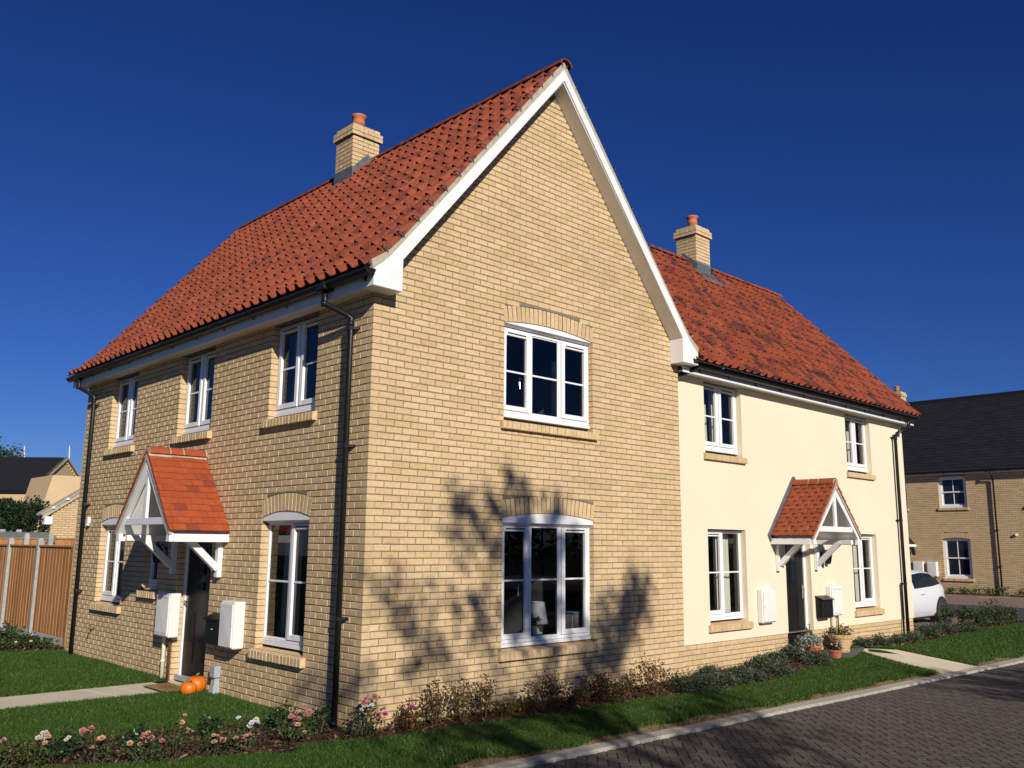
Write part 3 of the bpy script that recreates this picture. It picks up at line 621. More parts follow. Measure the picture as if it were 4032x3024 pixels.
# verge cement, bargeboards, soffits, boxes
outer = [(-.19, 4.80), (-.061, 4.905), (.048, 5.012), (.198, 5.193), (CX, 8.325)]; inner = [(.20, 4.985), (CX, ap)]
for s in (0, 1):
    vg = MB(GB); f = (lambda p: p) if s == 0 else (lambda p: (W-p[0], p[1]))
    top = [(-.215, 4.895), (.02, 5.055), (.21, 5.262), (CX, 8.44)]
    vg.prism([f(p) for p in [(-.205, 4.79)]+outer[1:]]+[f(p) for p in reversed(top)], -.05, .246)
    vg.build('verge_cement', 'cement', roof, bev=.004)
for s in (0, 1):
    bb = MB(GB); f = (lambda p: p) if s == 0 else (lambda p: (W-p[0], p[1]))
    bb.prism([f(p) for p in [(.20, 4.985), (.198, 5.193), (CX-.0015, 8.325), (CX-.0015, ap+.035)]], .228, .25)
    bb.build('bargeboard', 'timber_white', bh, bev=.003)
for s in (0, 1):
    f = (lambda p: p) if s == 0 else (lambda p: (W-p[0], p[1]))
    bx = MB(GB).prism([f(p) for p in [(-.19, 4.612), (-.19, 4.80), (-.061, 4.905), (.048, 5.012), (.1975, 5.19), (.1975, 4.612)]], .0, .2495)
    bx.build('eaves_box', 'timber_white', bh, bev=.004)
for s in (0, 1):
    sf = MB(GB); f = (lambda p: p) if s == 0 else (lambda p: (W-p[0], p[1]))
    sf.prism([f(p) for p in [(.19, 4.985), (CX, ap+.012), (CX, ap+.05), (.19, 5.023)]], -.02, .227)
    sf.build('verge_soffit', 'timber_white', bh)
fs = MB(LW).box(-.0, L+.24, 4.606, 4.80, .178, .20).box(.0, L+.24, 4.618, 4.63, -.10, .178); fs.build('fascia', 'timber_white', bh, bev=.003)
MB(LW).box(L, L+.24, 4.615, 4.78, -.3, .177).build('eaves_box', 'timber_white', bh)
MB(Fr((W, 0, 0), (0, 1, 0), (1, 0, 0))).box(0, 1.2, 4.606, 4.80, .178, .20).build('fascia', 'timber_white', bh)
CL = [mtx((0, 0, 0), (1, 0, 0), (0, 1, 0), (0, 0, 1))]
for s in (0, 1):
    for r in range(1, NR+1):
        x, z, (dx, dz) = onroof(min(r*GA+.03, rlen(TL)-.05), TL); x = x if s == 0 else W-x; sx = 1 if s == 0 else -1
        MB().tube([(x-sx*dz*.07, -.16, z+dx*.07), (x-sx*dz*.07, -.235, z+dx*.07), (x-sx*dz*.03, -.256, z+dx*.04), (x, -.254, z-.015)], .010, 6).build('verge_clip', 'steel', roof, fix=False)
def gutter(parent, fr, a, b, w, z, r=.066):
    """half round gutter along u, centre line w out from wall"""
    mb = MB(fr); n = 10; V = []
    for u in (a, b):
        for rr in (r, r-.006):
            for k in range(n): t = math.pi*k/(n-1); V.append((u, z-rr*math.sin(t), w+rr*math.cos(t)))
    F = []
    for k in range(n-1): F += [(k, k+1, 2*n+k+1, 2*n+k), (n+k, 3*n+k, 3*n+k+1, n+k+1), (k, n+k, n+k+1, k+1), (2*n+k, 2*n+k+1, 3*n+k+1, 3*n+k)]
    F += [(0, 2*n, 3*n, n), (n-1, 2*n-1, 4*n-1, 3*n-1)]; mb.add(V, F)
    for u in (a, b):
        V = [(u+d, z-(r+.003)*math.sin(math.pi*k/9), w+(r+.003)*math.cos(math.pi*k/9)) for d in (-.008, .008) for k in range(10)]
        mb.add(V, [tuple(range(10)), tuple(range(19, 9, -1))]+[(k, k+1, 11+k, 10+k) for k in range(9)])
    g = mb.build('gutter', 'black', parent, smooth=False); u = a+.18
    while u < b:
        q = MB(fr); V = [(u+d, z-rr*math.sin(math.pi*k/7)+.003, w+rr*math.cos(math.pi*k/7)) for d in (-.016, .016) for rr in (r+.007,) for k in range(8)]
        q.add(V, [(k, k+1, 9+k, 8+k) for k in range(7)]); q.box(u-.02, u+.02, z-.085, z-.01, w-r-.012, w-r+.0); q.add([(u-.018, z-.10, w-r-.01), (u+.018, z-.10, w-r-.01), (u+.018, z-.05, w+.015), (u-.018, z-.05, w+.015)], [(0, 1, 2, 3)])
        q.build('gutter_bracket', 'black', g, fix=False); u += .82
    return g
def downpipe(parent, fr, u, ztop, zbot, wg, us=None, clips=()):
    us = u if us is None else us
    mb = MB(fr).tube([(us, ztop, wg), (us, ztop-.16, wg), (us+(u-us)*.08, ztop-.19, wg-.02), (u-(u-us)*.08, ztop-.33, .10), (u, ztop-.37, .078), (u, zbot, .078)], .034, 12)
    for z in (ztop-.15, ztop-.40): mb.tube([(us if z > ztop-.2 else u, z, wg if z > ztop-.2 else .078), (us if z > ztop-.2 else u, z-.06, wg if z > ztop-.2 else .078)], .040, 12)
    d = mb.build('downpipe', 'black', parent, smooth=True)
    for z in clips:
        c = MB(fr).tube([(u, z-.02, .078), (u, z+.02, .078)], .042, 12).box(u-.075, u+.075, z-.012, z+.012, .0, .012).bar((u-.05, z, .006), (u-.03, z, .07), .03, .03).bar((u+.07, z+.0, .01), (u+.02, z-.05, .075), .012, .012); c.build('pipe_bracket', 'black', d)
    return d
gutter(bh, LW, -.285, 9.12, .262, 4.775); downpipe(bh, LW, .325, 4.73, .0, .262, .60, (4.25, 2.93, 1.10)); downpipe(bh, LW, 8.33, 4.73, -.02, .262, 8.62, (4.25, 2.5, 1.05))
MB(LW).box(.50, .70, 4.69, 4.79, .19, .335).build('gutter_outlet', 'black', bh, bev=.015)
gutter(bh, Fr((W, 0, 0), (0, 1, 0), (1, 0, 0)), -.285, .35, .262, 4.775)
# ---- chimney
def chimney(house, x0, x1, y0, y1, zb, zc, slope_axis, ridge, rz, name='chimney'):
    core = MB().box(x0+.006, x1-.006, y0+.006, y1-.006, zb, zc+.16).box(x0-.036, x1+.036, y0-.036, y1+.036, zc+.004, zc+.146).box(x0+.0, x1-.0, y0+.0, y1-.0, zc+.150, zc+.225)
    ch = core.build('chimney', 'mortar', house); P = Pieces(BRICKS, 'brick')
    def course(a0, a1, b0, b1, z, odd):
        for fr, l in ((Fr((a0, b0, 0), (1, 0, 0), (0, -1, 0)), a1-a0), (Fr((a0, b0, 0), (0, 1, 0), (-1, 0, 0)), b1-b0), (Fr((a1, b1, 0), (-1, 0, 0), (0, 1, 0)), a1-a0), (Fr((a1, b1, 0), (0, -1, 0), (1, 0, 0)), b1-b0)):
            isx = abs(fr.u.x) > .5; u = 0 if (odd == isx) else .1125
            if u: u0 = u
            else: u0 = 0
            while u0 < l-.02:
                u1 = min(u0+.215, l); u1 = u1 if l-u1 > .05 else l
                brick_at(P, fr, u0, u1, z, random.uniform(-.002, .001)); u0 = u1+.01
    z = zc-.075+.005; k = 0
    while z > zb-.05: course(x0, x1, y0, y1, z, k % 2 == 0); z -= .075; k += 1
    o = .042
    for i in (0, 1): course(x0-o, x1+o, y0-o, y1+o, zc+.075*i+.005, i == 0)
    course(x0-.004, x1+.004, y0-.004, y1+.004, zc+.155, True)
    P.emit('brick', ch, 0)
    cx, cy = (x0+x1)/2, (y0+y1)/2
    MB().lathe((cx, cy, zc+.20), [(.19, 0), (.19, .03), (.13, .06), (.10, .07)], 16).build('flaunching', 'cement', ch)
    MB().lathe((cx, cy, zc+.22), [(.108, 0), (.106, .14), (.116, .15), (.106, .165), (.108, .25), (.135, .275), (.138, .30), (.120, .31), (.10, .31), (.095, .2)], 20).build('chimney_pot', 'potrim', ch, smooth=True)
    return ch
mc = chimney(bh, 2.515, 3.065, 4.456, 4.985, 7.6, 8.885, 'x', CX, 8.4)
fl = MB()      # lead apron, stepped flashing
zl = lambda x: 8.415-abs(x-CX)*RS
fl.box(2.503, 2.52, 4.44, 5.0, zl(2.515)-.12, zl(2.515)+.26)
for yy in (4.438, 4.99): fl.add([(2.503, yy, zl(2.5)-.1), (CX, yy, zl(CX)-.1), (3.08, yy, zl(3.08)-.1), (3.08, yy, zl(3.08)+.17), (CX, yy, zl(CX)+.20), (2.503, yy, zl(2.5)+.24), (2.503, yy+.013, zl(2.5)-.1), (CX, yy+.013, zl(CX)-.1), (3.08, yy+.013, zl(3.08)-.1), (3.08, yy+.013, zl(3.08)+.17), (CX, yy+.013, zl(CX)+.20), (2.503, yy+.013, zl(2.5)+.24)], [(0, 1, 2, 3, 4, 5), (6, 11, 10, 9, 8, 7)]+[(i, (i+1) % 6, 6+(i+1) % 6, 6+i) for i in range(6)])
fl.add([(2.20, 4.30, zl(2.20)+.052), (2.20, 5.12, zl(2.20)+.052), (2.525, 5.12, zl(2.525)+.06), (2.525, 4.30, zl(2.525)+.06)], [(0, 1, 2, 3)])
fl.build('lead_flashing', 'lead', mc, fix=False)
# ---- door canopies
def plain_base(s):
    V, Q = brick_base(.162, .20, .024, .003, .0015, 120+s); V = V.copy(); Vn = V.copy()
    Vn[:, 1] = V[:, 1]; return Vn, Q
PLB = [plain_base(s) for s in range(4)]
def canopy(house, fr, c, hw, dep, zb, zap, mat, label, flash):
    u = np.array(fr.u); wv = np.array(fr.w); zv = np.array([0, 0, 1.])
    fh = .105; ze = zb+fh; sl = (zap-ze)/hw; an = math.atan(sl); ca, sa = math.cos(an), math.sin(an); L_ = hw/ca
    core = MB(fr).prism([(c-hw+.05, ze-.01), (c, zap-.09), (c+hw-.05, ze-.01), (c+hw-.09, ze-.01), (c, zap-.14), (c-hw+.09, ze-.01)], .0, dep-.02)
    can = core.build('door_canopy', 'timber_white', house, label=label)
    P = Pieces(PLB, mat); rows = 12; ga = (L_-.06)/rows
    for side in (-1, 1):
        for r in range(rows):
            s = r*ga; off = 0 if r % 2 else -.0825; n = 6
            x = c+side*hw-side*(s*ca); z = ze+.012+s*sa; up = -side*u*ca+zv*sa; nr = side*u*sa+zv*ca
            for k in range(n):
                w0 = .012+off+k*.165; w1 = w0+.162; w0c, w1c = max(w0, .012), min(w1, dep+.012)
                if w1c-w0c < .03: continue
                tl = random.uniform(.026, .031); upv = up*math.cos(.24)-nr*math.sin(.24)
                o = np.array(fr.pt(x, z, 0))+nr*tl+up*random.uniform(-.003, .003)
                if side*np.dot(np.cross(wv, up), nr) > 0: pass
                P.put(mtx(o+wv*w0c, wv*((w1c-w0c)/.162), upv, nr))
    P.emit('plain_tile', can, 300)
    # ridge tiles + bedding
    rb = Pieces([ridge_base(k, ln=dep*.40, r0=.10) for k in range(2)], mat); y0 = 0
    for ln, st in ((1.0, .02), (.55, .02+dep*.415), (.95, .02+dep*.65)):
        rb.put(mtx(np.array(fr.pt(c, zap+.005, st)), u, wv*(min(ln*dep*.40, dep-st)/(dep*.40)), zv*1.2))
    rb.emit('ridge_tile', can)
    cm = MB(fr)
    for s in (-1, 1): cm.prism([(c+s*.06, zap-.03), (c+s*.112, zap-.098), (c+s*.120, zap-.083), (c+s*.075, zap+.0)], .01, dep+.01)
    for st in (.02, .02+dep*.405, .02+dep*.635): cm.add([(c-.108*math.cos(math.pi*k/10), zap+.006+.104*math.sin(math.pi*k/10), st+d) for d in (-.007, .008) for k in range(11)], [(k, k+1, 12+k, 11+k) for k in range(10)])
    cm.prism([(c+.09*math.cos(math.pi*k/8), zap+.0+.09*math.sin(math.pi*k/8)) for k in range(9)]+[(c-.05, zap-.10), (c+.05, zap-.10)], dep-.01, dep+.004)
    for s in (-1, 1): cm.prism([(c+s*hw, ze-.012), (c+s*hw, ze+.03), (c, zap-.02), (c, zap-.075)], dep-.035, dep+.006)
    cm.build('cement_bedding', 'cement', can)
    # front truss
    t = MB(fr); wf = dep-.012; b = .10/ca
    def raft(s): return [(c+s*(hw-.015), zb), (c+s*(hw-.015), ze-.02), (c, zap-.055), (c, zap-.055-b), (c+s*(hw-.015-.105), ze-.03), (c+s*(hw-.015-.16), zb)]
    for s in (-1, 1): MB(fr).prism([(c+s*(hw-.015), zb), (c+s*(hw-.015), ze-.015), (c+s*.0015, zap-.06), (c+s*.0015, zap-.06-b), (c+s*(hw-.10), zb+.10), (c+s*(hw-.12), zb)], wf-.06, wf).build('rafter', 'timber_white', can, bev=.004)
    ti = ze+.115; hwt = (zap-.06-b-ti)/sl
    MB(fr).box(c-hwt-.03, c+hwt+.03, ti-.005, ti+.085, wf-.055, wf-.012).build('tie_beam', 'timber_white', can, bev=.004)
    MB(fr).box(c-.04, c+.04, ti+.085, zap-.06-b*1.0, wf-.055, wf-.014).build('king_post', 'timber_white', can, bev=.004)
    for s in (-1, 1):
        MB(fr).box(*sorted((c+s*hw, c+s*(hw-.03))), zb, ze-.006, .004, dep-.074).build('side_fascia', 'timber_white', can, bev=.003)
        pu = c+s*(hw-.19)
        MB(fr).box(pu-.045, pu+.045, zb-.45, zb+.06, .004, .07).build('wall_post', 'timber_white', can, bev=.005)
        MB(fr).bar((pu, zb-.34, .06), (pu, zb+.06, min(dep-.12, .50)), .085, .085, upv=tuple(fr.u)).build('brace', 'timber_white', can, bev=.005)
        MB(fr).box(pu-.04, pu+.04, zb+.005, zb+.085, .07, dep-.08).build('bearer', 'timber_white', can, bev=.004)
    if flash:
        lf = MB(fr)
        for s in (-1, 1): lf.prism([(c+s*(hw+.02), ze-.06), (c+s*(hw+.085), ze+.05), (c+s*.02, zap+.16), (c+s*.0, zap+.02)], .001, .03)
        lf.build('lead_flashing', 'lead', can)
    return can
canopy(bh, LW, 3.94, .885, .80, 1.88, 3.03, 'plain_tile', 'pitched porch canopy with orange clay tiles over the black door', False)
def door(house, fr, a, b, z0, z1, hinge_left, rec, label):
    fw = .065; mb = MB(fr)
    mb.box(a, a+fw, z0, z1, -rec-.07, -rec).box(b-fw, b, z0, z1, -rec-.07, -rec).box(a+fw, b-fw, z1-fw, z1, -rec-.07, -rec); d = mb.build('door_frame', 'upvc', house, bev=.004)
    a2, b2, c2, d2 = a+fw+.003, b-fw-.003, z0+.045, z1-fw-.003
    lf = MB(fr).box(a2, b2, c2, d2, -rec-.06, -rec-.022); m = (a2+b2)/2
    for (x0, x1) in ((m-.30, m-.13), (m+.13, m+.30)): lf.box(x0, x1, c2+.18, c2+.85, -rec-.022, -rec-.014)
    leaf = lf.build('door_leaf', 'door', d, bev=.004, label=label)
    MB(fr).box(m-.085, m+.085, d2-.75, d2-.2, -rec-.022, -rec-.012).build('glazed_slot', 'carglass', d, bev=.003)
    s = MB(fr)
    for (x0, x1, y0, y1) in ((m-.10, m-.083, d2-.765, d2-.185), (m+.083, m+.10, d2-.765, d2-.185), (m-.083, m+.083, d2-.2, d2-.185), (m-.083, m+.083, d2-.765, d2-.75)): s.box(x0, x1, y0, y1, -rec-.022, -rec-.006)
    s.build('slot_bead', 'door', d)
    MB(fr).box(a, b, z0-.02, z0+.042, -rec-.07, -rec+.05).build('threshold', 'greyplastic', d, bev=.004)
    hx = b2-.06 if hinge_left else a2+.06; k = -1 if hinge_left else 1
    MB(fr).box(hx-.017, hx+.017, c2+.84, c2+1.07, -rec-.022, -rec-.012).tube([(hx, c2+.99, -rec-.02), (hx, c2+.99, -rec+.03), (hx+k*.11, c2+.99, -rec+.032)], .010, 8).build('door_handle', 'steel', d)
    return d
door(bh, LW, 3.53, 4.545, .03, 2.06, True, .10, 'black front door under the orange tiled canopy')
rr = MB(LW); rr.box(3.4, 4.7, -.1, 2.2, -2.0, -.18); rr.build('hallway', 'room', bh, fix=False)
def meter_box(house, fr, a, b, z0, z1, dep, label, pipes=(), vents=True):
    w = dep; mb = MB(fr); mb.prism([(0, 0)]*0 or [(a, z0), (b, z0), (b, z1), (a, z1)], .001, w-.02); bx = mb.build('meter_box', 'meter', house, bev=.012, label=label)
    MB(fr).box(a+.018, b-.018, z0+.02, z1-.03, w-.019, w).build('meter_door', 'meter', bx, bev=.006)
    MB(fr).add([(a+.05, z0+.06, w+.001), ((a+b)/2, (z0+z1)/2-.02, w+.006), (b-.05, z0+.06, w+.001), (b-.05, z1-.09, w+.001), ((a+b)/2, (z0+z1)/2+.02, w+.006), (a+.05, z1-.09, w+.001)], [(0, 1, 2), (3, 4, 5), (0, 1, 4, 5), (1, 2, 3, 4)]).build('door_panel', 'meter', bx, fix=False)
    if vents:
        v = MB(fr)
        for zz in (z0+.045, z0+.058, z1-.068, z1-.055):
            for h in (0, 1): v.box(a+.06+h*(b-a-.12)*.55, a+.06+(b-a-.12)*(.45+h*.55), zz, zz+.005, w, w+.002)
        v.build('vent_slots', 'greyplastic', bx)
    MB(fr).tube([(a+.035, (z0+z1)/2, w-.002), (a+.035, (z0+z1)/2, w+.004)], .012, 10).build('key_lock', 'greyplastic', bx)
    for (x, r, mt, zb) in pipes:
        p = MB(fr).tube([(x, z0+.02, .06), (x, z0-.03, .045), (x, zb, .045)], r, 10); p.tube([(x, zb+.28, .045), (x, zb+.31, .045)], r+.006, 10); p.build('service_pipe', mt, bx, smooth=True)
    return bx
meter_box(bh, LW, 4.36, 4.80, .585, 1.175, .17, 'white meter box left of the black door with two pipes below', [(4.72, .028, 'creampipe', -.05), (4.53, .016, 'brownpipe', -.05)])
meter_box(bh, LW, 2.50, 2.86, .595, 1.16, .17, 'white meter box right of the black door', vents=False)
def post_box(house, fr, a, b, z0, z1, dep, label):
    p = MB(fr).add([(a, z0, 0.002), (b, z0, .002), (b, z0, dep), (a, z0, dep), (a, z1, .002), (b, z1, .002), (b, z1-.05, dep), (a, z1-.05, dep)], [(0, 1, 2, 3), (4, 7, 6, 5), (0, 4, 5, 1), (3, 2, 6, 7), (0, 3, 7, 4), (1, 5, 6, 2)]).build('post_box', 'black', house, bev=.006, label=label)
    MB(fr).add([(a-.015, z1+.012, .002), (b+.015, z1+.012, .002), (b+.015, z1-.048, dep+.03), (a-.015, z1-.048, dep+.03), (a-.015, z1+.0, .002), (b+.015, z1+.0, .002), (b+.015, z1-.06, dep+.03), (a-.015, z1-.06, dep+.03)], [(0, 1, 2, 3), (4, 7, 6, 5), (0, 4, 5, 1), (3, 2, 6, 7), (0, 3, 7, 4), (1, 5, 6, 2)]).build('lid', 'black', p)
    MB(fr).tube([((a+b)/2, (z0+z1)/2, dep-.002), ((a+b)/2, (z0+z1)/2, dep+.008)], .012, 10).build('lock', 'steel', p); return p
post_box(bh, LW, 2.98, 3.32, .60, .97, .12, 'black post box between the door and white meter box')
MB(LW).box(3.03, 3.165, .20, .345, .012, .10).build('cable_box', 'greyplastic', bh, bev=.008)
MB(LW).add([(3.06, .20, .012), (3.14, .20, .012), (3.14, .20, .07), (3.06, .20, .07), (3.03, -.06, .012), (3.17, -.06, .012), (3.17, -.06, .12), (3.03, -.06, .12)], [(0, 1, 2, 3), (4, 7, 6, 5), (0, 4, 5, 1), (3, 2, 6, 7), (0, 3, 7, 4), (1, 5, 6, 2)]).build('cable_duct', 'greyplastic', bh)
MB(LW).box(8.17, 8.25, 2.17, 2.28, .0, .05).box(8.18, 8.24, 2.13, 2.17, .01, .06).build('wall_sensor', 'upvc', bh, bev=.008)
tp = MB(LW).tube([(7.55, .50, .0), (7.55, .50, .10), (7.55, .44, .12)], .013, 8).tube([(7.51, .53, .07), (7.59, .53, .07)], .008, 6).tube([(7.55, .50, .07), (7.55, .53, .07)], .007, 6); tp.build('garden_tap', 'stem', bh)
def lantern(house, fr, u, z, label):
    l = MB(fr).box(u-.04, u+.04, z-.13, z+.10, .0, .015).tube([(u, z+.06, .01), (u, z+.14, .06), (u, z+.10, .13)], .009, 6).build('wall_lantern', 'lantern', house, label=label)
    p = fr.pt(u, z-.12, .13); MB().lathe(p, [(.03, 0), (.045, .02), (.075, .17), (.085, .18), (.05, .23), (.015, .26)], 6).build('lantern_glass', 'carglass', l)
    q = MB()
    for k in range(6):
        a = 2*math.pi*k/6; q.tube([p+Vector((.046*math.cos(a), .046*math.sin(a), .01)), p+Vector((.08*math.cos(a), .08*math.sin(a), .19))], .006, 5)
    q.build('lantern_cage', 'lantern', l)
lantern(bh, LW, 4.98, 1.70, 'black wall lantern beside the door canopy')
# ================================================================= rendered house
rh = root('rendered_house', 'cream rendered house with low brick plinth and mottled red pantile roof', 'house', (9.8, 0, 0))
R_HOLES = [(6.48, 7.57, 3.34, 4.52), (11.36, 12.45, 3.34, 4.52), (6.48, 7.57, .68, 2.15), (11.36, 12.45, .68, 2.145), (8.82, 9.70, -.1, 2.09)]
PZ = .433
rw = MB(RF); us = sorted({W, RX, *[h[0] for h in R_HOLES], *[h[1] for h in R_HOLES]}); zs = sorted({PZ, 4.63, *[h[2] for h in R_HOLES if h[2] > PZ], *[h[3] for h in R_HOLES]})
for a, b in zip(us, us[1:]):
    for c, d in zip(zs, zs[1:]):
        if any(h[0]-1e-6 <= a and b <= h[1]+1e-6 and h[2]-1e-6 <= c and d <= h[3]+1e-6 for h in R_HOLES): continue
        rw.quad((a, c, 0), (b, c, 0), (b, d, 0), (a, d, 0))
for (a, b, c, d) in R_HOLES:
    isd = c < PZ; c = max(c, PZ)
    for q in (((a, c, 0), (a, d, 0), (a, d, -.16), (a, c, -.16)), ((b, c, 0), (b, d, 0), (b, d, -.16), (b, c, -.16)), ((a, d, 0), (b, d, 0), (b, d, -.16), (a, d, -.16)), ((a, c, 0), (b, c, 0), (b, c, -.16), (a, c, -.16)))[:3 if isd else 4]: rw.quad(*q)
rw.quad((W, PZ, 0), (RX, PZ, 0), (RX, PZ, -.03), (W, PZ, -.03)); rw.quad((RX, PZ, 0), (RX, PZ, -6.2), (RX, 4.63, -6.2), (RX, 4.63, 0)); rw.add([(RX, 4.6, -.1), (RX, 4.6, -6.1), (RX, 7.95, -2.9)], [(0, 1, 2)])
rwall = rw.build('rendered_wall', 'render', rh, fix=False)
pl = wall_sheet(Fr((0, RD+.018, 0), (1, 0, 0), (0, -1, 0)), W, RX, -.25, PZ-.002, [(8.82, 9.70, -.25, PZ-.002)], .12); plinth = pl.build('brick_plinth', 'mortar', rh, fix=False)
PBR = Pieces(BRICKS, 'brick'); PF = Fr((0, RD+.018, 0), (1, 0, 0), (0, -1, 0))
lay_rows(PBR, PF, W+.005, RX-.018, PZ-.004, 8, [(8.82, 9.70, -1, 1)], [], start=(5.69, 5.80))
lay_rows(PBR, Fr((RX-.018, RD+.018, 0), (0, 1, 0), (1, 0, 0)), 0.11, 3, PZ-.004, 8, [], [], start=(0, .1125)); PBR.emit('brick', plinth, 300)
for (a, b) in ((6.48, 7.57), (11.36, 12.45)):
    window(RF, rh, a, b, 3.44, 4.50, two(a, b, (1, 1)), .10, 3.967); sill(RF, rh, a-.06, b+.06, 3.335, .10, .055)
window(RF, rh, 6.48, 7.57, .785, 2.135, two(6.48, 7.57, (1, 0)), .10, 1.475, vents=True); sill(RF, rh, 6.42, 7.63, .685, .10, .06)
window(RF, rh, 11.36, 12.45, .785, 2.13, two(11.36, 12.45, (0, 1)), .10, 1.475, vents=True); sill(RF, rh, 11.30, 12.51, .685, .10, .06)
door(rh, RF, 8.82, 9.70, .10, 2.09, True, .10, 'black front door under the brown red tiled canopy')
rr = MB(RF); rr.box(8.7, 9.8, -.1, 2.2, -2.0, -.18); rr.build('hallway', 'room', rh, fix=False)
fs = MB(RF).box(W+.20, RX+.19, 4.510, 4.66, .178, .20).box(W+.003, RX+.0, 4.530, 4.542, -.10, .178).box(W+.003, W+.2, 4.510, 4.60, .178, .20); fs.build('fascia', 'timber_white', rh, bev=.003)
MB(RF).box(RX+.0, RX+.19, 4.512, 4.60, -.3, .176).build('eaves_box', 'timber_white', rh)
roof2 = MB().add([(W+.05, RHT[0][0], RHT[0][1]-.03), (RX+.06, RHT[0][0], RHT[0][1]-.03), (RX+.06, 3., 8.03), (CX+.1, 3., 8.03), (W+.05, .32, rh_z(.32)-.03), (RX+.06, 6.3, 4.7), (CX+.1, 6.3, 4.7)], [(0, 1, 2, 3, 4), (3, 2, 5, 6)]).build('main_roof', 'gap', rh, fix=False)
PT2 = Pieces([pantile(COV*.985, seed=k+10, tall=.052, small=.034) for k in range(3)], 'pantile_b'); lr = rlen(RHT); ga2 = (lr-.07)/15
for r in range(15):
    y, z, (dy, dz) = onroof(r*ga2, RHT)
    for c in range(46):
        x = 4.04+c*COV
        if z+.12 < main_right_z(x+.1) and x < W+.35: continue
        if x < W+.02 and y < .35: continue
        PT2.put(mtx((x, y+random.uniform(-.003, .003), z), (1, 0, 0), (0, dy, dz), (0, -dz, dy)))
PT2.emit('roof_tile', roof2, 300)
RG2 = Pieces([ridge_base(k+5) for k in range(3)], 'pantile_b'); x = 3.9
while x < RX+.1:
    if not (10.12 < x+.22 < 10.8): RG2.put(mtx((x, 3.0, 8.02+random.uniform(-.003, .003)), (0, -1, 0), (1, 0, 0), (0, 0, 1)))
    x += .45
RG2.emit('ridge_tile', roof2, 60)
gutter(rh, Fr((0, 0, 0), (1, 0, 0), (0, -1, 0)), W+.26, RX+.21, .175, 4.652)
downpipe(rh, RF, 13.50, 4.61, .0, .27, 13.78, (4.2, 2.45, 1.15))
MB(RF).tube([(13.40, 1.13, .02), (13.40, 1.08, .03), (13.40, .0, .03)], .017, 8).build('small_pipe', 'black', rh, smooth=True)
MB(RF).tube([(W+.02, 4.47, .05), (W+.10, 4.50, .12), (W+.28, 4.60, .24)], .036, 10).build('gutter_spout', 'black', rh, smooth=True)
rc = chimney(rh, 10.203, 10.72, 2.67, 3.19, 7.3, 8.585, 'y', 3, 8.06)
fl = MB(); zl2 = lambda y: 8.06-abs(y-3.0)*1.0227
fl.box(10.19, 10.735, 2.655, 2.672, zl2(2.67)-.15, zl2(2.67)+.24)
for xx in (10.188, 10.722): fl.add([(xx, 2.655, zl2(2.65)-.1), (xx, 3.0, zl2(3)-.1), (xx, 3.2, zl2(3.2)-.1), (xx, 3.2, zl2(3.2)+.15), (xx, 3.0, zl2(3)+.16), (xx, 2.655, zl2(2.65)+.23), (xx+.013, 2.655, zl2(2.65)-.1), (xx+.013, 3.0, zl2(3)-.1), (xx+.013, 3.2, zl2(3.2)-.1), (xx+.013, 3.2, zl2(3.2)+.15), (xx+.013, 3.0, zl2(3)+.16), (xx+.013, 2.655, zl2(2.65)+.23)], [(0, 1, 2, 3, 4, 5), (6, 11, 10, 9, 8, 7)]+[(i, (i+1) % 6, 6+(i+1) % 6, 6+i) for i in range(6)])
fl.add([(10.04, 2.30, zl2(2.30)+.058), (10.88, 2.30, zl2(2.30)+.058), (10.88, 2.68, zl2(2.68)+.064), (10.04, 2.68, zl2(2.68)+.064)], [(0, 1, 2, 3)])
fl.build('lead_flashing', 'lead', rc, fix=False)
canopy(rh, RF, 9.20, .86, .80, 1.925, 2.96, 'plain_tile_b', 'pitched porch canopy with brown red clay tiles and lead edge', True)
meter_box(rh, RF, 7.845, 8.265, .65, 1.19, .12, 'white meter box on the cream wall left of the door', vents=False)
meter_box(rh, RF, 10.205, 10.62, .65, 1.185, .12, 'white meter box behind the black post box, pipes below', [(10.33, .028, 'creampipe', .03), (10.54, .014, 'brownpipe', .03)])
post_box(rh, RF, 9.80, 10.19, .64, 1.01, .14, 'black post box on the cream wall right of the door')
MB(RF).box(10.40, 10.50, .20, .36, .0, .05).build('cable_box', 'greyplastic', rh, bev=.006)
lantern(rh, RF, 10.10, 1.70, 'black wall lantern beside the porch brace')
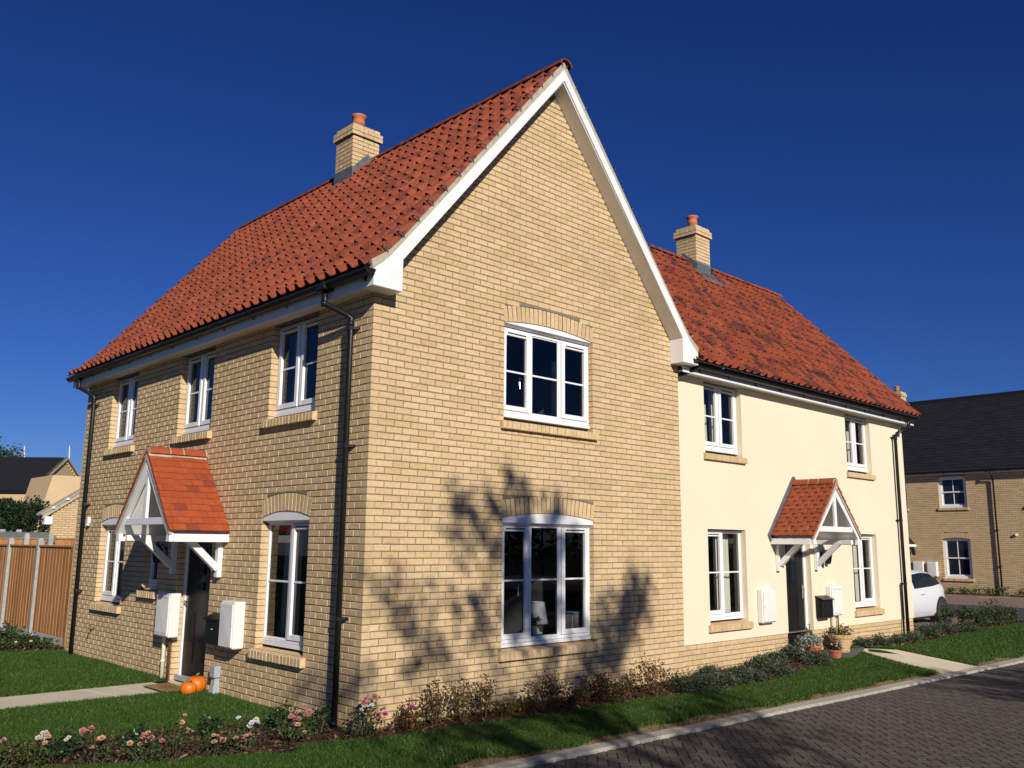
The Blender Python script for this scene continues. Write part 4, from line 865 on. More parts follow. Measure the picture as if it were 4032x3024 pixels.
# ================================================================= fences
def point_at(px, py, dep):
    """world point on the photo ray at full-res pixel px,py and view depth (used only to read sizes off the photograph)"""
    v = _f+_r*(px-2016)/FPX-_u*(py-1512)/FPX; return Vector(CAM+v*dep)
def board_base(h, s):
    V, Q = brick_base(.10, .02, h, .003, .001, 200+s); return V, Q
def fence(name, label, fr, u0, u1, pitch, h, z0, posts, group=None, gravel=True, pw=.11, ph=None, bw=.088):
    t = root(name, label, 'fence', tuple(fr.pt(u0, z0)), group)
    P = Pieces([board_base(h-.16, s) for s in range(3)], 'fence'); u = np.array(fr.u); wv = np.array(fr.w); x = u0
    while x < u1-.02:
        if not any(abs(x+bw/2-p) < pw*.5+bw*.35 for p in posts):
            P.put(mtx(np.array(fr.pt(x, z0+.16+random.uniform(-.003, .003), .0)), u*(bw+.012)/.10+wv*.06*.0, -wv, (0, 0, 1)))
            P.m[-1][0][:3, 3] += wv*(.004 if int(x/bw) % 2 else .013)
        x += bw
    P.emit('fence_board', t, 300)
    MB(fr).box(u0, u1, z0+h-.0, z0+h+.035, -.03, .035).build('capping_rail', 'fence', t, bev=.004)
    for zz in (z0+.35, z0+h*.55, z0+h-.25): MB(fr).box(u0, u1, zz, zz+.08, -.06, -.021).build('rail', 'fence', t)
    for a, b in zip([u0]+list(posts), list(posts)+[u1]):
        if gravel and b-a > .2: MB(fr).box(a+.06, b-.06, z0-.1, z0+.155, -.03, .015).build('gravel_board', 'concpost', t, bev=.006)
    for p in posts:
        hh = (ph or h+.17); m = MB(fr).add([(p+a*pw/2, z, b*pw/2) for z in (z0-.2, z0+hh-.05) for a, b in ((-1, -1), (1, -1), (1, 1), (-1, 1))]+[(p+a*pw*.32, z0+hh, b*pw*.32) for a, b in ((-1, -1), (1, -1), (1, 1), (-1, 1))], [(3, 2, 1, 0)]+[(i, (i+1) % 4, 4+(i+1) % 4, 4+i) for i in range(4)]+[(4+i, 4+(i+1) % 4, 8+(i+1) % 4, 8+i) for i in range(4)]+[(8, 9, 10, 11)])
        m.build('concrete_post', 'concpost', t, bev=.004)
    return t
FF = Fr((.27, 0, 0), (0, 1, 0), (-1, 0, 0))
ft = fence('timber_fence', 'tan featheredge timber fence with concrete posts running back from the house corner', FF, 9.72, 17.6, 1.9, 1.78, -.03, [11.70, 13.70, 15.7])
MB(FF).box(9.66, 9.74, -.1, 1.78, -.05, .03).build('end_post', 'fence', ft)
fence('timber_fence', 'lower orange brown fence seen over the top of the nearer tan fence', Fr((0, 20.2, 0), (1, 0, 0), (0, -1, 0)), -4.5, 4.1, 1.9, 1.90, 0, [-3.2, -1.3, .55, 2.38, 3.02], gravel=False, pw=.13, ph=2.06)
tf = root('trellis_fence', 'dark slatted trellis fence below the conifer hedge', 'fence', (0, 26, 0))
TF = Fr((0, 26, 0), (1, 0, 0), (0, -1, 0)); tb = Pieces([brick_base(.03, .02, .5, .002, .001, 240)], 'wood')
for i in range(80): tb.put(mtx((-3.5+i*.085, 26, 1.62), (1, 0, 0), (0, 1, 0), (0, 0, 1)))
tb.emit('slat', tf, 90); MB(TF).box(-3.5, 3.3, 2.06, 2.10, -.03, .03).box(-3.5, 3.3, 1.58, 1.64, -.03, .03).box(-3.5, 3.3, -.0, 1.58, -.03, .0).build('rail_panel', 'wood', tf)
for px in (10, 75, 190):
    p = point_at(px, 2085, 27.); x = CAM[0]+(26-CAM[1])*(p.x-CAM[0])/(p.y-CAM[1]); MB(TF).box(x-.08, x+.08, 0, 2.22, -.05, .08).build('concrete_post', 'concpost', tf, bev=.02)
sh = root('garden_shed', 'garden shed with grey green felt roof beyond the fences', 'shed', (2.6, 24, 0))
a, b = point_at(80, 2117, 29.5), point_at(198, 2117, 29.5)
MB().add([(1.3, 22.8, 1.80), (4.2, 22.8, 1.80), (4.2, 24.2, 2.13), (2.0, 24.2, 2.13), (1.3, 25.6, 1.80), (4.2, 25.6, 1.80)], [(0, 1, 2, 3), (3, 2, 5, 4), (0, 3, 4)]).build('roof', 'shedroof', sh, fix=False)
MB().box(1.4, 4.1, 22.9, 25.5, 0, 1.80).build('wall', 'fence', sh)
# ================================================================= far houses
def roof_slates(fr, part, u0, u1, v0, z0, v1, z1, n, mat='slate', wd=.3, limit=0):
    """courses of slates on a slope that rises from (w=v0,z0) to (w=v1,z1)"""
    u = np.array(fr.u); wv = np.array(fr.w); d = wv*(v1-v0)+np.array([0, 0, z1-z0]); l = np.linalg.norm(d); d /= l; ga = l/n
    nr = np.cross(u, d); nr = nr if nr[2] > 0 else -nr
    P = Pieces([brick_base(wd-.008, ga*1.1, .014, .003, .002, 300+s) for s in range(3)], mat)
    for r in range(n):
        x = u0-(wd/2 if r % 2 else 0)
        while x < u1:
            if x > u0-.01 and x+wd < u1+.2: P.put(mtx(np.array(fr.pt(x, z0, v0))+d*r*ga+nr*random.uniform(.012, .020), u, d*math.cos(.06)-nr*math.sin(.06), nr))
            x += wd
    P.emit('slate', part, limit)
def sash_window(fr, house, u0, u1, z0, z1, rec=.09):
    mb = MB(fr); f = -rec
    for q in ((u0, u0+.09, z0, z1), (u1-.09, u1, z0, z1), (u0+.09, u1-.09, z1-.09, z1), (u0+.09, u1-.09, z0, z0+.11)): mb.box(*q, f-.08, f)
    w = mb.build('window', 'upvc', house, bev=.006); m = (z0+z1)/2; c = (u0+u1)/2
    for k, (a, b) in enumerate(((m-.02, z1-.09), (z0+.11, m+.02))):
        g = f-.02-.03*k; s = MB(fr)
        for q in ((u0+.09, u0+.135, a, b), (u1-.135, u1-.09, a, b), (u0+.135, u1-.135, a, a+.05), (u0+.135, u1-.135, b-.05, b), (c-.014, c+.014, a+.05, b-.05)): s.box(*q, g-.03, g)
        s.build('sash', 'upvc', w); MB(fr).quad((u0+.135, a+.05, g-.02), (u1-.135, a+.05, g-.02), (u1-.135, b-.05, g-.02), (u0+.135, b-.05, g-.02)).build('pane', 'carglass', w, fix=False)
    return w
fb_ = root('slate_house', 'long buff brick house with dark slate roof and sash windows across the side road', 'house', (33, 5, .05))
FH = [(5.44, 6.52, .66, 2.30), (5.44, 6.52, 3.50, 4.80), (2.2, 3.28, 3.50, 4.80), (7.84, 8.92, 3.50, 4.80), (8.3, 9.2, .05, 2.1)]
fw = wall_sheet(RBF, -12, 14, -.05, 4.86, FH, .09); MBk = fw.build('front_wall', 'mortar', fb_, fix=False)
BIGB = [brick_base(.215, .1025, .065, .004, .001, 400+s) for s in range(3)]
PFB = Pieces(BIGB, 'brick'); lay_rows(PFB, RBF, 1.0, 10.5, 4.85, 64, FH+[(5.38, 6.58, .56, .66), (5.38, 6.58, 3.40, 3.50), (2.1, 3.4, 3.4, 3.5)], [(5.98, .54, 2.24, 2.30, 2.455, 2.515)], start=(0, .1125)); PFB.emit('brick', MBk, 150)
arch(RBF, fb_, 5.98, .54, 2.24, .06, 14)
for h in FH[:4]: sash_window(RBF, fb_, *h); 
sash_window(RBF, fb_, -2.5, -1.4, .66, 2.2)
for zf in (.66, 3.50): sill(RBF, fb_, 5.38, 6.58, zf, .09, .05)
sill(RBF, fb_, 2.14, 3.34, 3.50, .09, .05); sill(RBF, fb_, 7.78, 8.98, 3.5, .09, .05)
MB(RBF).box(-12, 14, 4.85, 5.0, .14, .16).box(-12, 14, 4.86, 4.87, -.1, .14).build('fascia', 'timber_white', fb_)
MB().box(33.02, 42, -12, -11.98, 0, 4.9).box(33.02, 42, 13.98, 14, 0, 4.9).build('end_wall', 'brick', fb_)
rf = MB(RBF).quad((-12, 4.95, .25), (14, 4.95, .25), (14, 8.62, -4.3), (-12, 8.62, -4.3)).quad((-12, 8.62, -4.3), (14, 8.62, -4.3), (14, 4.95, -9), (-12, 4.95, -9)).build('roof', 'slate', fb_, fix=False)
roof_slates(RBF, rf, .5, 11, .25, 4.97, -4.28, 8.63, 26)
rt_ = MB(RBF)
for i in range(58): rt_.prism([(-12+i*.45, 8.60), (-12+i*.45+.445, 8.60), (-12+i*.45+.445, 8.72), (-12+i*.45, 8.72)], -4.42, -4.18)
rt_.build('ridge_tiles', 'slate', rf, kind='stuff', bev=0, fix=False)
gutter(fb_, RBF, -12, 14, .23, 4.98); downpipe(fb_, RBF, 4.38, 4.95, .05, .23, 4.38, (2.6, 1.2))
chimney(fb_, 36.95, 37.5, 9.4, 9.98, 8.2, 9.02, 'x', 0, 0)
meter_box(fb_, RBF, 6.76, 7.15, .72, 1.32, .18, 'right hand white meter box beside the lower sash window', vents=False); meter_box(fb_, RBF, 7.30, 7.72, .72, 1.32, .18, 'left hand white meter box half hidden behind the car', vents=False)
MB(RBF).add([(7.60, 2.0, .0), (7.60, 2.0, .8), (8.8, 2.0, .8), (8.8, 2.0, 0), (8.2, 2.75, .8), (8.2, 2.75, 0)], [(0, 1, 4, 5), (1, 2, 4), (2, 3, 5, 4), (0, 3, 2, 1)]).build('porch_canopy', 'slate', fb_)
MB(RBF).box(7.60, 7.63, 1.92, 2.02, .0, .8).build('canopy_fascia', 'timber_white', fb_); lantern(fb_, RBF, 7.68, 1.72, 'lantern under the slate porch')
MB(RBF).box(3.68, 3.76, 2.36, 2.46, 0, .08).build('security_light', 'upvc', fb_, bev=.01)
# house far left behind the fences
lbC = point_at(125, 1925, 68.); lb = root('slate_roof_house', 'small tan house with black slate roof and gable behind the conifer hedge', 'house', (lbC.x, lbC.y, 0))
s2_ = math.sqrt(.5); GL = Fr((lbC.x, lbC.y, 0), (s2_, s2_, 0), (s2_, -s2_, 0)); EL_ = Fr((lbC.x, lbC.y, 0), (-s2_, s2_, 0), (-s2_, -s2_, 0)); ze = lbC.z
ex = point_at(762, 690, 1.); 
def on_plane(px, py, o, nrm):
    a = point_at(px, py, 1.); c = Vector(CAM); d = a-c; t = (o-c).dot(nrm)/d.dot(nrm); return c+d*t
apx = on_plane(262, 1801, lbC, Vector((s2_, -s2_, 0))); gwid = 2*((apx-lbC).x*s2_+(apx-lbC).y*s2_); hz = apx.z
MB(GL).prism([(0, -1), (gwid, -1), (gwid, ze), (gwid/2, hz), (0, ze)], -.1, -.0).build('gable_wall', 'brick', lb)
MB(EL_).box(0, 9, -1, ze, -.1, 0).build('front_wall', 'brick', lb)
sl = (hz-ze)/(gwid/2)
rfl = MB(GL).add([(-.3, ze-.3*sl, .15), (gwid/2, hz, .15), (gwid+.3, ze-.3*sl, .15), (-.3, ze-.3*sl, -9), (gwid/2, hz, -9), (gwid+.3, ze-.3*sl, -9)], [(0, 1, 4, 3), (1, 2, 5, 4)]).build('roof', 'slate', lb, fix=False)
MB(GL).prism([(-.32, ze-.32*sl-.18), (gwid/2, hz-.17), (gwid+.32, ze-.32*sl-.18), (gwid+.32, ze-.32*sl-.02), (gwid/2, hz+.02), (-.32, ze-.32*sl-.02)], .12, .17).build('verge_trim', 'cement', lb)
dn = MB(GL); k = 0
for side in (0, 1):
    for i in range(14):
        t = (i+.5)/14; u_ = t*gwid/2; z_ = ze+t*(hz-ze)-.36; u_ = u_ if side == 0 else gwid-u_
        dn.box(u_-.09, u_+.09, z_-.08, z_+.12, 0, .05)
dn.build('dentil_bricks', 'brick', lb, kind='stuff', fix=False)
MB(EL_).tube([(.15, ze-.1, .06), (.15, -.5, .06)], .06, 8).build('downpipe', 'brownpipe', lb); MB(EL_).box(0, 9, ze-.30, ze-.05, .0, .25).build('gutter', 'black', lb)
wu = gwid*.205; w_ = sash = MB(GL)
for q in ((wu, wu+.08, ze-1.55, ze-.35), (wu+1.2, wu+1.28, ze-1.55, ze-.35), (wu+.57, wu+.71, ze-1.55, ze-.35), (wu+.08, wu+1.2, ze-.43, ze-.35), (wu+.08, wu+1.2, ze-1.55, ze-1.45)): w_.box(*q, -.02, .05)
ww = w_.build('window', 'upvc', lb); MB(GL).box(wu+.05, wu+1.24, ze-1.5, ze-.4, -.05, .02).build('pane', 'carglass', ww)
al = point_at(252, 1877, 70.); MB(GL).add([(gwid*.47+a*s, hz-2.15+b*s, w) for w, s in ((.0, .26), (.16, .18)) for a, b in ((-.8, -1), (.8, -1), (1, .3), (.5, 1), (-.5, 1), (-1, .3))], [tuple(range(6)), tuple(range(11, 5, -1))]+[(i, (i+1) % 6, 6+(i+1) % 6, 6+i) for i in range(6)]).build('alarm_box', 'upvc', lb)
# neighbouring garage gable, lit
gx0 = 4.13; ga_ = root('brick_garage', 'sunlit buff brick gable with tiled verge just past the timber fence', 'garage', (5, 24, 0)); GF = Fr((0, 24, 0), (1, 0, 0), (0, -1, 0))
gwl = MB(GF).prism([(gx0, 0), (gx0+5, 0), (gx0+5, 2.75), (gx0+2.5, 4.52), (gx0, 2.72)], -.2, -.006).build('gable_wall', 'mortar', ga_)
PG = Pieces(BIGB, 'brick'); lay_rows(PG, GF, gx0, gx0+5, 4.5, 40, [], [], start=(gx0, gx0+.1125), lim=lambda z: (gx0, gx0+2.2) if z < 2.65 else (None if gx0+(z-2.72)/.71+.05 > gx0+2.2 else (gx0+(z-2.72)/.71+.05, gx0+2.2))); PG.emit('brick', gwl, 120)
MB(GF).prism([(gx0-.28, 2.56), (gx0+2.5, 4.53), (gx0+2.5, 4.66), (gx0-.28, 2.70)], -.1, .05).build('verge_cement', 'cement', ga_)
MB(GF).prism([(gx0-.33, 2.74), (gx0+2.5, 4.70), (gx0+5.3, 2.70), (gx0+5.3, 2.66), (gx0+2.5, 4.65), (gx0-.33, 2.68)], -.5, .08).build('roof', 'cement', ga_)
MB(GF).box(gx0-.22, gx0+.03, 2.38, 2.64, -.2, .07).build('eaves_box', 'timber_white', ga_, bev=.01)
for i in range(5): MB(GF).box(gx0-.05+i*.42, gx0+.05+i*.42, 2.90+i*.298, 2.97+i*.298, .0, .12).build('verge_clip', 'upvc', ga_)
MB(GF).prism([(gx0+2, 2), (gx0+5, 2), (gx0+5, 4.6), (gx0+2.6, 4.6)], -12, -9).build('rear_wall', 'brick', ga_)
# masts behind the slate roof
for i, (x, y0, y1, lab) in enumerate(((95.8, 1755, 1802, 'thin white mast rising behind the middle of the far slate roof'), (272, 1755, 1806, 'thin white mast behind the apex of the far gable'), (86.6, 1769, 1802, 'short dark mast close beside the white mast on the far roof'))):
    a, b = point_at(x, y1+15, 95.), point_at(x+(2 if i == 1 else .5), y0, 95.)
    t = MB().tube([(a.x, a.y, 0), (a.x, a.y, a.z), (b.x, b.y, b.z)], .10, 6, r1=.05).build('mast', 'upvc' if i < 2 else 'greyplastic', None); setp(t, lab, 'mast')
# ================================================================= car
def hatchback():
    t = root('parked_car', 'white hatchback parked beyond the cream house, front hidden behind its corner', 'car', (18.5, 2.6, -.1))
    x0, x1, yn, z0 = 16.62, 20.52, 1.73, float(paz(18.5))-.0; yc = yn+.86; N = 34
    TT = [0, .05, .2, .26, .45, .6, .75, .85, .92, .96, .985, 1.0]
    def sec(x):
        t_ = (x-x0)/(x1-x0); ip = lambda a: float(np.interp(t_, TT, a))
        hw = .86*ip([.6, .8, .95, 1, 1, 1, 1, .985, .945, .89, .83, .74]); sill_ = ip([.30, .24, .22, .22, .22, .22, .22, .24, .27, .30, .34, .38])
        belt = ip([.55, .68, .84, .88, .91, .93, .955, .98, .97, .90, .78, .54]); top = ip([.58, .72, .88, .95, 1.38, 1.42, 1.385, 1.31, 1.19, 1.04, .87, .58])
        top = max(top, belt+.02); rw = hw*(.79 if t_ < .75 else .79-.25*(t_-.75)); mid = (sill_+belt)/2
        pr = [(hw*.90, sill_), (hw*.985, sill_+.10), (hw, mid), (hw*.985, belt-.06), (hw*.955, belt), (hw*.955-(hw*.955-rw)*.5, belt+(top-belt)*.55), (rw, top-.07 if top-belt > .12 else belt+(top-belt)*.8), (rw*.80, top-.015), (0, top)]
        return pr
    V = []; K = None
    for i in range(N+1):
        x = x0+(x1-x0)*i/N; pr = sec(x); prof = [(yc-a, z) for a, z in pr]+[(yc+a, z) for a, z in reversed(pr[:-1])]; K = len(prof); V += [(x, y, z0+z) for y, z in prof]
    F = [(i*K+j, i*K+j+1, (i+1)*K+j+1, (i+1)*K+j) for i in range(N) for j in range(K-1)]+[tuple(range(K)), tuple(N*K+j for j in range(K-1, -1, -1))]
    mb = MB(); mb.add([(x, y, z) for x, y, z in V], F); mb.build('body', 'carpaint', t, smooth=True)
    def side(xa, xb, ka, kb, mat, name, off=.006, n=10, taper=None):
        q = MB(); P_ = []
        for i in range(n+1):
            x = xa+(xb-xa)*i/n; pr = sec(x); lo = pr[4]; hi = pr[6]; m = pr[5]
            f0, f1 = ka, kb
            if taper: f0, f1 = taper(i/n)
            def at(f): 
                a, b = (lo, m) if f < .5 else (m, hi); g = f*2 if f < .5 else f*2-1; return (a[0]+(b[0]-a[0])*g, a[1]+(b[1]-a[1])*g)
            A_, B_, C_ = at(f0), at((f0+f1)/2), at(f1); P_ += [(x, yc-p[0]-off, z0+p[1]+.004) for p in (A_, B_, C_)]
        q.add(P_, [(3*i+k, 3*i+k+1, 3*i+4+k, 3*i+3+k) for i in range(n) for k in (0, 1)]); return q.build(name, mat, t, smooth=True, fix=False)
    L_ = x1-x0
    side(x0+.673*L_, x0+.885*L_, .06, .92, 'carglass', 'rear_side_window', taper=lambda s: (.06+.10*s*s, .94-.74*max(0, (s-.25)/.75)**1.8))
    side(x0+.42*L_, x0+.663*L_, .06, .92, 'carglass', 'front_side_window', taper=lambda s: (.06, .94))
    side(x0+.663*L_, x0+.673*L_, .05, .95, 'black', 'pillar_trim', off=.005, n=2)
    MB().tube([(18.55, yn-.008, z0+.80), (18.60, yn-.035, z0+.81), (18.72, yn-.035, z0+.81), (18.77, yn-.008, z0+.80)], .014, 8).build('door_handle', 'carpaint', t, smooth=True)
    MB().box(17.2, 19.2, yn+.01, yn+.05, z0+.33, z0+.345).build('sill_line', 'greyplastic', t)
    MB().box(x0+.3, x1-.4, yc-.70, yc+.70, z0+.16, z0+.30).build('underbody', 'gap', t)
    for wx in (17.35, 19.86):
        for yy, sg in ((yn+.09, -1), (yc+.77, 1)):
            ring = []; MB().tube([(wx, yy-sg*.12, z0+.325), (wx, yy+sg*.097, z0+.325)], .385, 28).build('wheel_arch', 'gap', t)
            ty = MB(); pr = [(.20, -.10), (.30, -.105), (.322, -.085), (.326, 0), (.322, .085), (.30, .105), (.20, .10)]; n = 28
            ty.add([(wx+r*math.cos(2*math.pi*j/n), yy+w*1.0-.005*sg, z0+.326+r*math.sin(2*math.pi*j/n)) for r, w in pr for j in range(n)], [(i*n+j, i*n+(j+1) % n, (i+1)*n+(j+1) % n, (i+1)*n+j) for i in range(len(pr)-1) for j in range(n)])
            wh = ty.build('wheel', 'rubber', t, smooth=True); yo = yy+sg*.10
            MB().tube([(wx, yy-sg*.05, z0+.326), (wx, yo-sg*.04, z0+.326)], .205, 24).build('brake_disc', 'gap', wh)
            r_ = MB(); r_.tube([(wx, yo-sg*.02, z0+.326), (wx, yo+sg*.0, z0+.326)], .055, 12)
            for k in range(5):
                for d in (-.14, .14):
                    a = 2*math.pi*k/5+.3+d; r_.bar((wx+.04*math.cos(a), yo-sg*.012, z0+.326+.04*math.sin(a)), (wx+.205*math.cos(a), yo-sg*.02, z0+.326+.205*math.sin(a)), .032, .02, upv=(0, 1, 0))
            n = 24; r_.add([(wx+r*math.cos(2*math.pi*j/n), yo+w, z0+.326+r*math.sin(2*math.pi*j/n)) for r, w in ((.195, -.03*sg), (.195, .0), (.215, .002*sg), (.222, -.03*sg)) for j in range(n)], [(i*n+j, i*n+(j+1) % n, (i+1)*n+(j+1) % n, (i+1)*n+j) for i in range(3) for j in range(n)])
            r_.build('rim', 'alloy', wh)
hatchback()
# ================================================================= plants
def leaf_cloud(C, D, size, aspect=.5, fold=.25, rng=RNG):
    """C centres, D directions (unit), one folded diamond each"""
    n = len(C); R = rng.normal(size=(n, 3)); S = np.cross(D, R); S /= np.linalg.norm(S, axis=1)[:, None]+1e-9; Nn = np.cross(S, D)
    s = (size*rng.uniform(.65, 1.25, n))[:, None]
    V = np.stack([C-D*s*.5, C+S*s*aspect*.5+Nn*s*fold*.3, C+D*s*.5-Nn*s*.1, C-S*s*aspect*.5+Nn*s*fold*.3], 1).reshape(-1, 3)
    return V, np.arange(4*n).reshape(-1, 4)
def unit(v): return v/(np.linalg.norm(v, axis=-1, keepdims=True)+1e-9)
def rose_bloom_base(seed, r=.022):
    rg = np.random.default_rng(seed); V, Q = [], []
    for ring, (k, tilt, rr) in enumerate(((5, .35, 1.0), (5, .9, .75), (4, 1.3, .5))):
        for i in range(k):
            a = 2*math.pi*(i+ring*.5)/k+rg.uniform(-.2, .2); d = np.array([math.cos(a), math.sin(a), 0]); s = np.array([-math.sin(a), math.cos(a), 0]); upv = np.array([0, 0, 1.])
            o = d*math.cos(tilt)+upv*math.sin(tilt); p0 = upv*r*.15*ring; L_ = r*rr*1.25; w = r*.62*rr
            n = len(V); V += [p0-s*w*.3, p0+s*w*.3, p0+o*L_*.7+s*w, p0+o*L_+s*w*.4+upv*r*.1, p0+o*L_-s*w*.4+upv*r*.1, p0+o*L_*.7-s*w]; Q += [(n, n+1, n+2, n+5), (n+2, n+3, n+4, n+5)]
    return np.array(V), np.array(Q)
RB = [rose_bloom_base(s) for s in range(3)]
def shrub(name, label, cat, x, y, h, w, nleaf, lsize, mat, style='rose', blooms=None, nb=0, group=None, z=None, stems=6, seed=None, leafname='foliage'):
    rg = np.random.default_rng(seed if seed is not None else abs(hash((round(x, 2), round(y, 2)))) % 10**6)
    z = float(gz(x, y))+.01 if z is None else z; t = root(name, label, cat, (x, y, z), group); C, D = [], []
    st = MB(); tips = []
    for i in range(stems):
        a = 2*math.pi*i/stems+rg.uniform(-.5, .5); rr = w/2*rg.uniform(.35, 1.0); hh = h*rg.uniform(.65, 1.0)*(1-.25*(rr/(w/2))**2)
        if i == 0: rr *= .3; hh = h
        p0 = np.array([x+math.cos(a)*w*.06, y+math.sin(a)*w*.06, z-.03]); p2 = np.array([x+math.cos(a)*rr, y+math.sin(a)*rr, z+hh]); p1 = (p0+p2)/2+np.array([math.cos(a)*rr*.15, math.sin(a)*rr*.15, hh*.12])
        st.tube([tuple(p0), tuple(p1), tuple(p2)], .0055, 5, r1=.0025); tips.append(p2)
        n = max(4, int(nleaf/stems*(1 if i else 1.1))); tt = rg.beta(1.6, .95, n) if style != 'dome' else rg.uniform(.1, 1, n)
        ctr = np.where(tt[:, None] < .5, p0+(p1-p0)*tt[:, None]*2, p1+(p2-p1)*(tt[:, None]*2-1)); sp = {'rose': .20, 'spire': .10, 'dome': .26, 'wide': .22}[style]*w
        off = rg.normal(size=(n, 3))*sp*(.55+.45*(1-tt[:, None])); off[:, 2] *= .6; c = ctr+off; c[:, 2] = np.maximum(c[:, 2], z+.008); C.append(c)
        d = unit(off+rg.normal(size=(n, 3))*.35*sp+np.array([0, 0, .6 if style == 'spire' else .15])*sp); D.append(d)
    st.build('stems', 'twig', t, fix=False)
    V, Q = leaf_cloud(np.concatenate(C), np.concatenate(D), lsize, {'dome': .62, 'spire': .5, 'rose': .62, 'wide': .6}[style], rng=rg)
    npmesh(leafname, V, Q, mat, t, kind='stuff')
    if blooms:
        for m_ in sorted(set(blooms)):
            PBm = Pieces(RB, m_); k = max(1, int(nb*blooms.count(m_)/len(blooms)))
            cl = [tips[rg.integers(len(tips))] for _ in range(max(1, k//3))]
            for i in range(k):
                c = cl[i % len(cl)]+rg.normal(size=3)*np.array([.035, .035, .025])+np.array([0, 0, .012]); a = rg.uniform(0, 6.28); tl = rg.uniform(-.6, .6); s = rg.uniform(.8, 1.25)
                ux = np.array([math.cos(a), math.sin(a), 0]); uz = unit(np.array([-.3+rg.normal()*.3, -.45+rg.normal()*.3, 1.])); uy = unit(np.cross(uz, ux)); ux = np.cross(uy, uz); PBm.put(mtx(c, ux*s, uy*s, uz*s))
            PBm.emit('rose_bloom' if name == 'rose_bush' else 'blossom', t, 60)
    return t
G1 = 'roses in the corner flower bed'
ROSES = [(-3.04, .80, .22, .34, 'roseleaf', ['pink'], 3, 'low rose bush with a pink bloom at the left edge of the flower bed'),
 (-2.80, .74, .22, .36, 'roseleaf', ['cream', 'peach'], 9, 'rose bush with cream and peach blooms near the left of the bed'),
 (-2.56, .82, .25, .34, 'darkleaf', ['cream'], 2, 'dark green rose bush with small pale buds left of the tall pink rose'),
 (-2.40, .42, .31, .36, 'roseleaf', ['pink', 'pink', 'peach'], 10, 'rose bush with two tall sprays of pale pink blooms'),
 (-1.93, .78, .22, .28, 'darkleaf', None, 0, 'bloomless dark leafy rose behind the deep pink rose'),
 (-2.05, .20, .23, .36, 'roseleaf', ['pink', 'pink', 'peach'], 12, 'spreading rose with a cluster of deep pink blooms over bare bark'),
 (-1.79, .28, .31, .30, 'roseleaf', ['peach'], 2, 'tall bushy green rose in the middle of the bed with few buds'),
 (-1.18, .82, .19, .32, 'darkleaf', None, 0, 'dark rose at the lawn side of the bed below the house wall'),
 (-1.50, .08, .22, .38, 'roseleaf', ['pink', 'peach'], 9, 'low spreading rose with salmon pink cluster right of the tall green rose'),
 (-1.29, .10, .20, .24, 'roseleaf', ['peach', 'pink'], 6, 'small rose with salmon blooms beside the white flowered rose'),
 (-1.11, .16, .22, .24, 'roseleaf', ['cream', 'whitepetal'], 7, 'rose bush with white blooms near the right of the bed'),
 (-.80, .76, .17, .24, 'roseleaf', ['whitepetal'], 2, 'small rose with two white blooms at the back of the bed'),
 (-.51, .60, .27, .36, 'darkleaf', None, 0, 'dark upright rose near the wall between white rose and downpipe'),
 (-.79, -.03, .26, .32, 'roseleaf', ['pink', 'pink', 'peach'], 9, 'rose with large pale pink blooms in front of the wide bare bark'),
 (-.57, .10, .24, .24, 'roseleaf', ['pink'], 5, 'small pink rose just left of the black downpipe'),
 (-.30, .26, .30, .22, 'darkleaf', None, 0, 'narrow dark rose against the foot of the black downpipe'),
 (-.06, -.24, .35, .42, 'roseleaf', ['magenta', 'pink', 'whitepetal'], 12, 'rose bush with magenta pink blooms at the brick house corner')]
for x, y, h, w, mt, bl, nb, lab in ROSES:
    shrub('rose_bush', lab, 'rose bush', x, y, h, w, int(290*w/.3*(1.2 if mt == 'darkleaf' else 1)), .036 if mt != 'darkleaf' else .046, mt, 'rose', bl, nb, G1, stems=8)
G2 = 'shrubs in the bed along the gable wall'
GS = [(.46, -.25, .30, .36, 'redleaf', 'low green and bronze shrub next to the magenta rose', ['magenta'], 3), (.80, -.25, .50, .30, 'redleaf', 'tall bronze leaved shrub, leftmost of the tall ones on the gable wall', None, 0), (1.17, -.26, .46, .26, 'yellowleaf', 'upright yellow green shrub left of the lower gable window', None, 0),
 (1.47, -.27, .47, .30, 'redleaf', 'sparse leggy shrub with red brown leaves under the window sill start', None, 0), (1.76, -.34, .20, .34, 'yellowleaf', 'low yellowish shrub under the left end of the window', None, 0), (2.08, -.36, .18, .34, 'yellowleaf', 'low golden shrub under the middle of the window', None, 0),
 (2.40, -.40, .43, .46, 'redleaf', 'broad olive brown shrub below the right light of the window', None, 0), (2.86, -.38, .22, .30, 'redleaf', 'small brown shrub right of the broad olive shrub', None, 0), (3.35, -.36, .33, .46, 'redleaf', 'rusty shrub below the right end of the window sill', None, 0),
 (3.71, -.40, .26, .34, 'redleaf', 'brownish shrub between the two rusty shrubs on the gable wall', None, 0), (4.27, -.46, .44, .54, 'redleaf', 'large orange red shrub near the right end of the gable', None, 0), (4.73, -.50, .22, .32, 'darkleaf', 'small dark shrub at the right end of the gable bed', None, 0)]
for x, y, h, w, mt, lab, bl, nb in GS:
    shrub('garden_shrub', lab, 'shrub', x, y, h, w, int(520*w/.35), .034, mt, 'rose' if h > .25 else 'wide', bl, nb, G2, stems=10)
G3_ = 'grey green shrubs before the cream house'
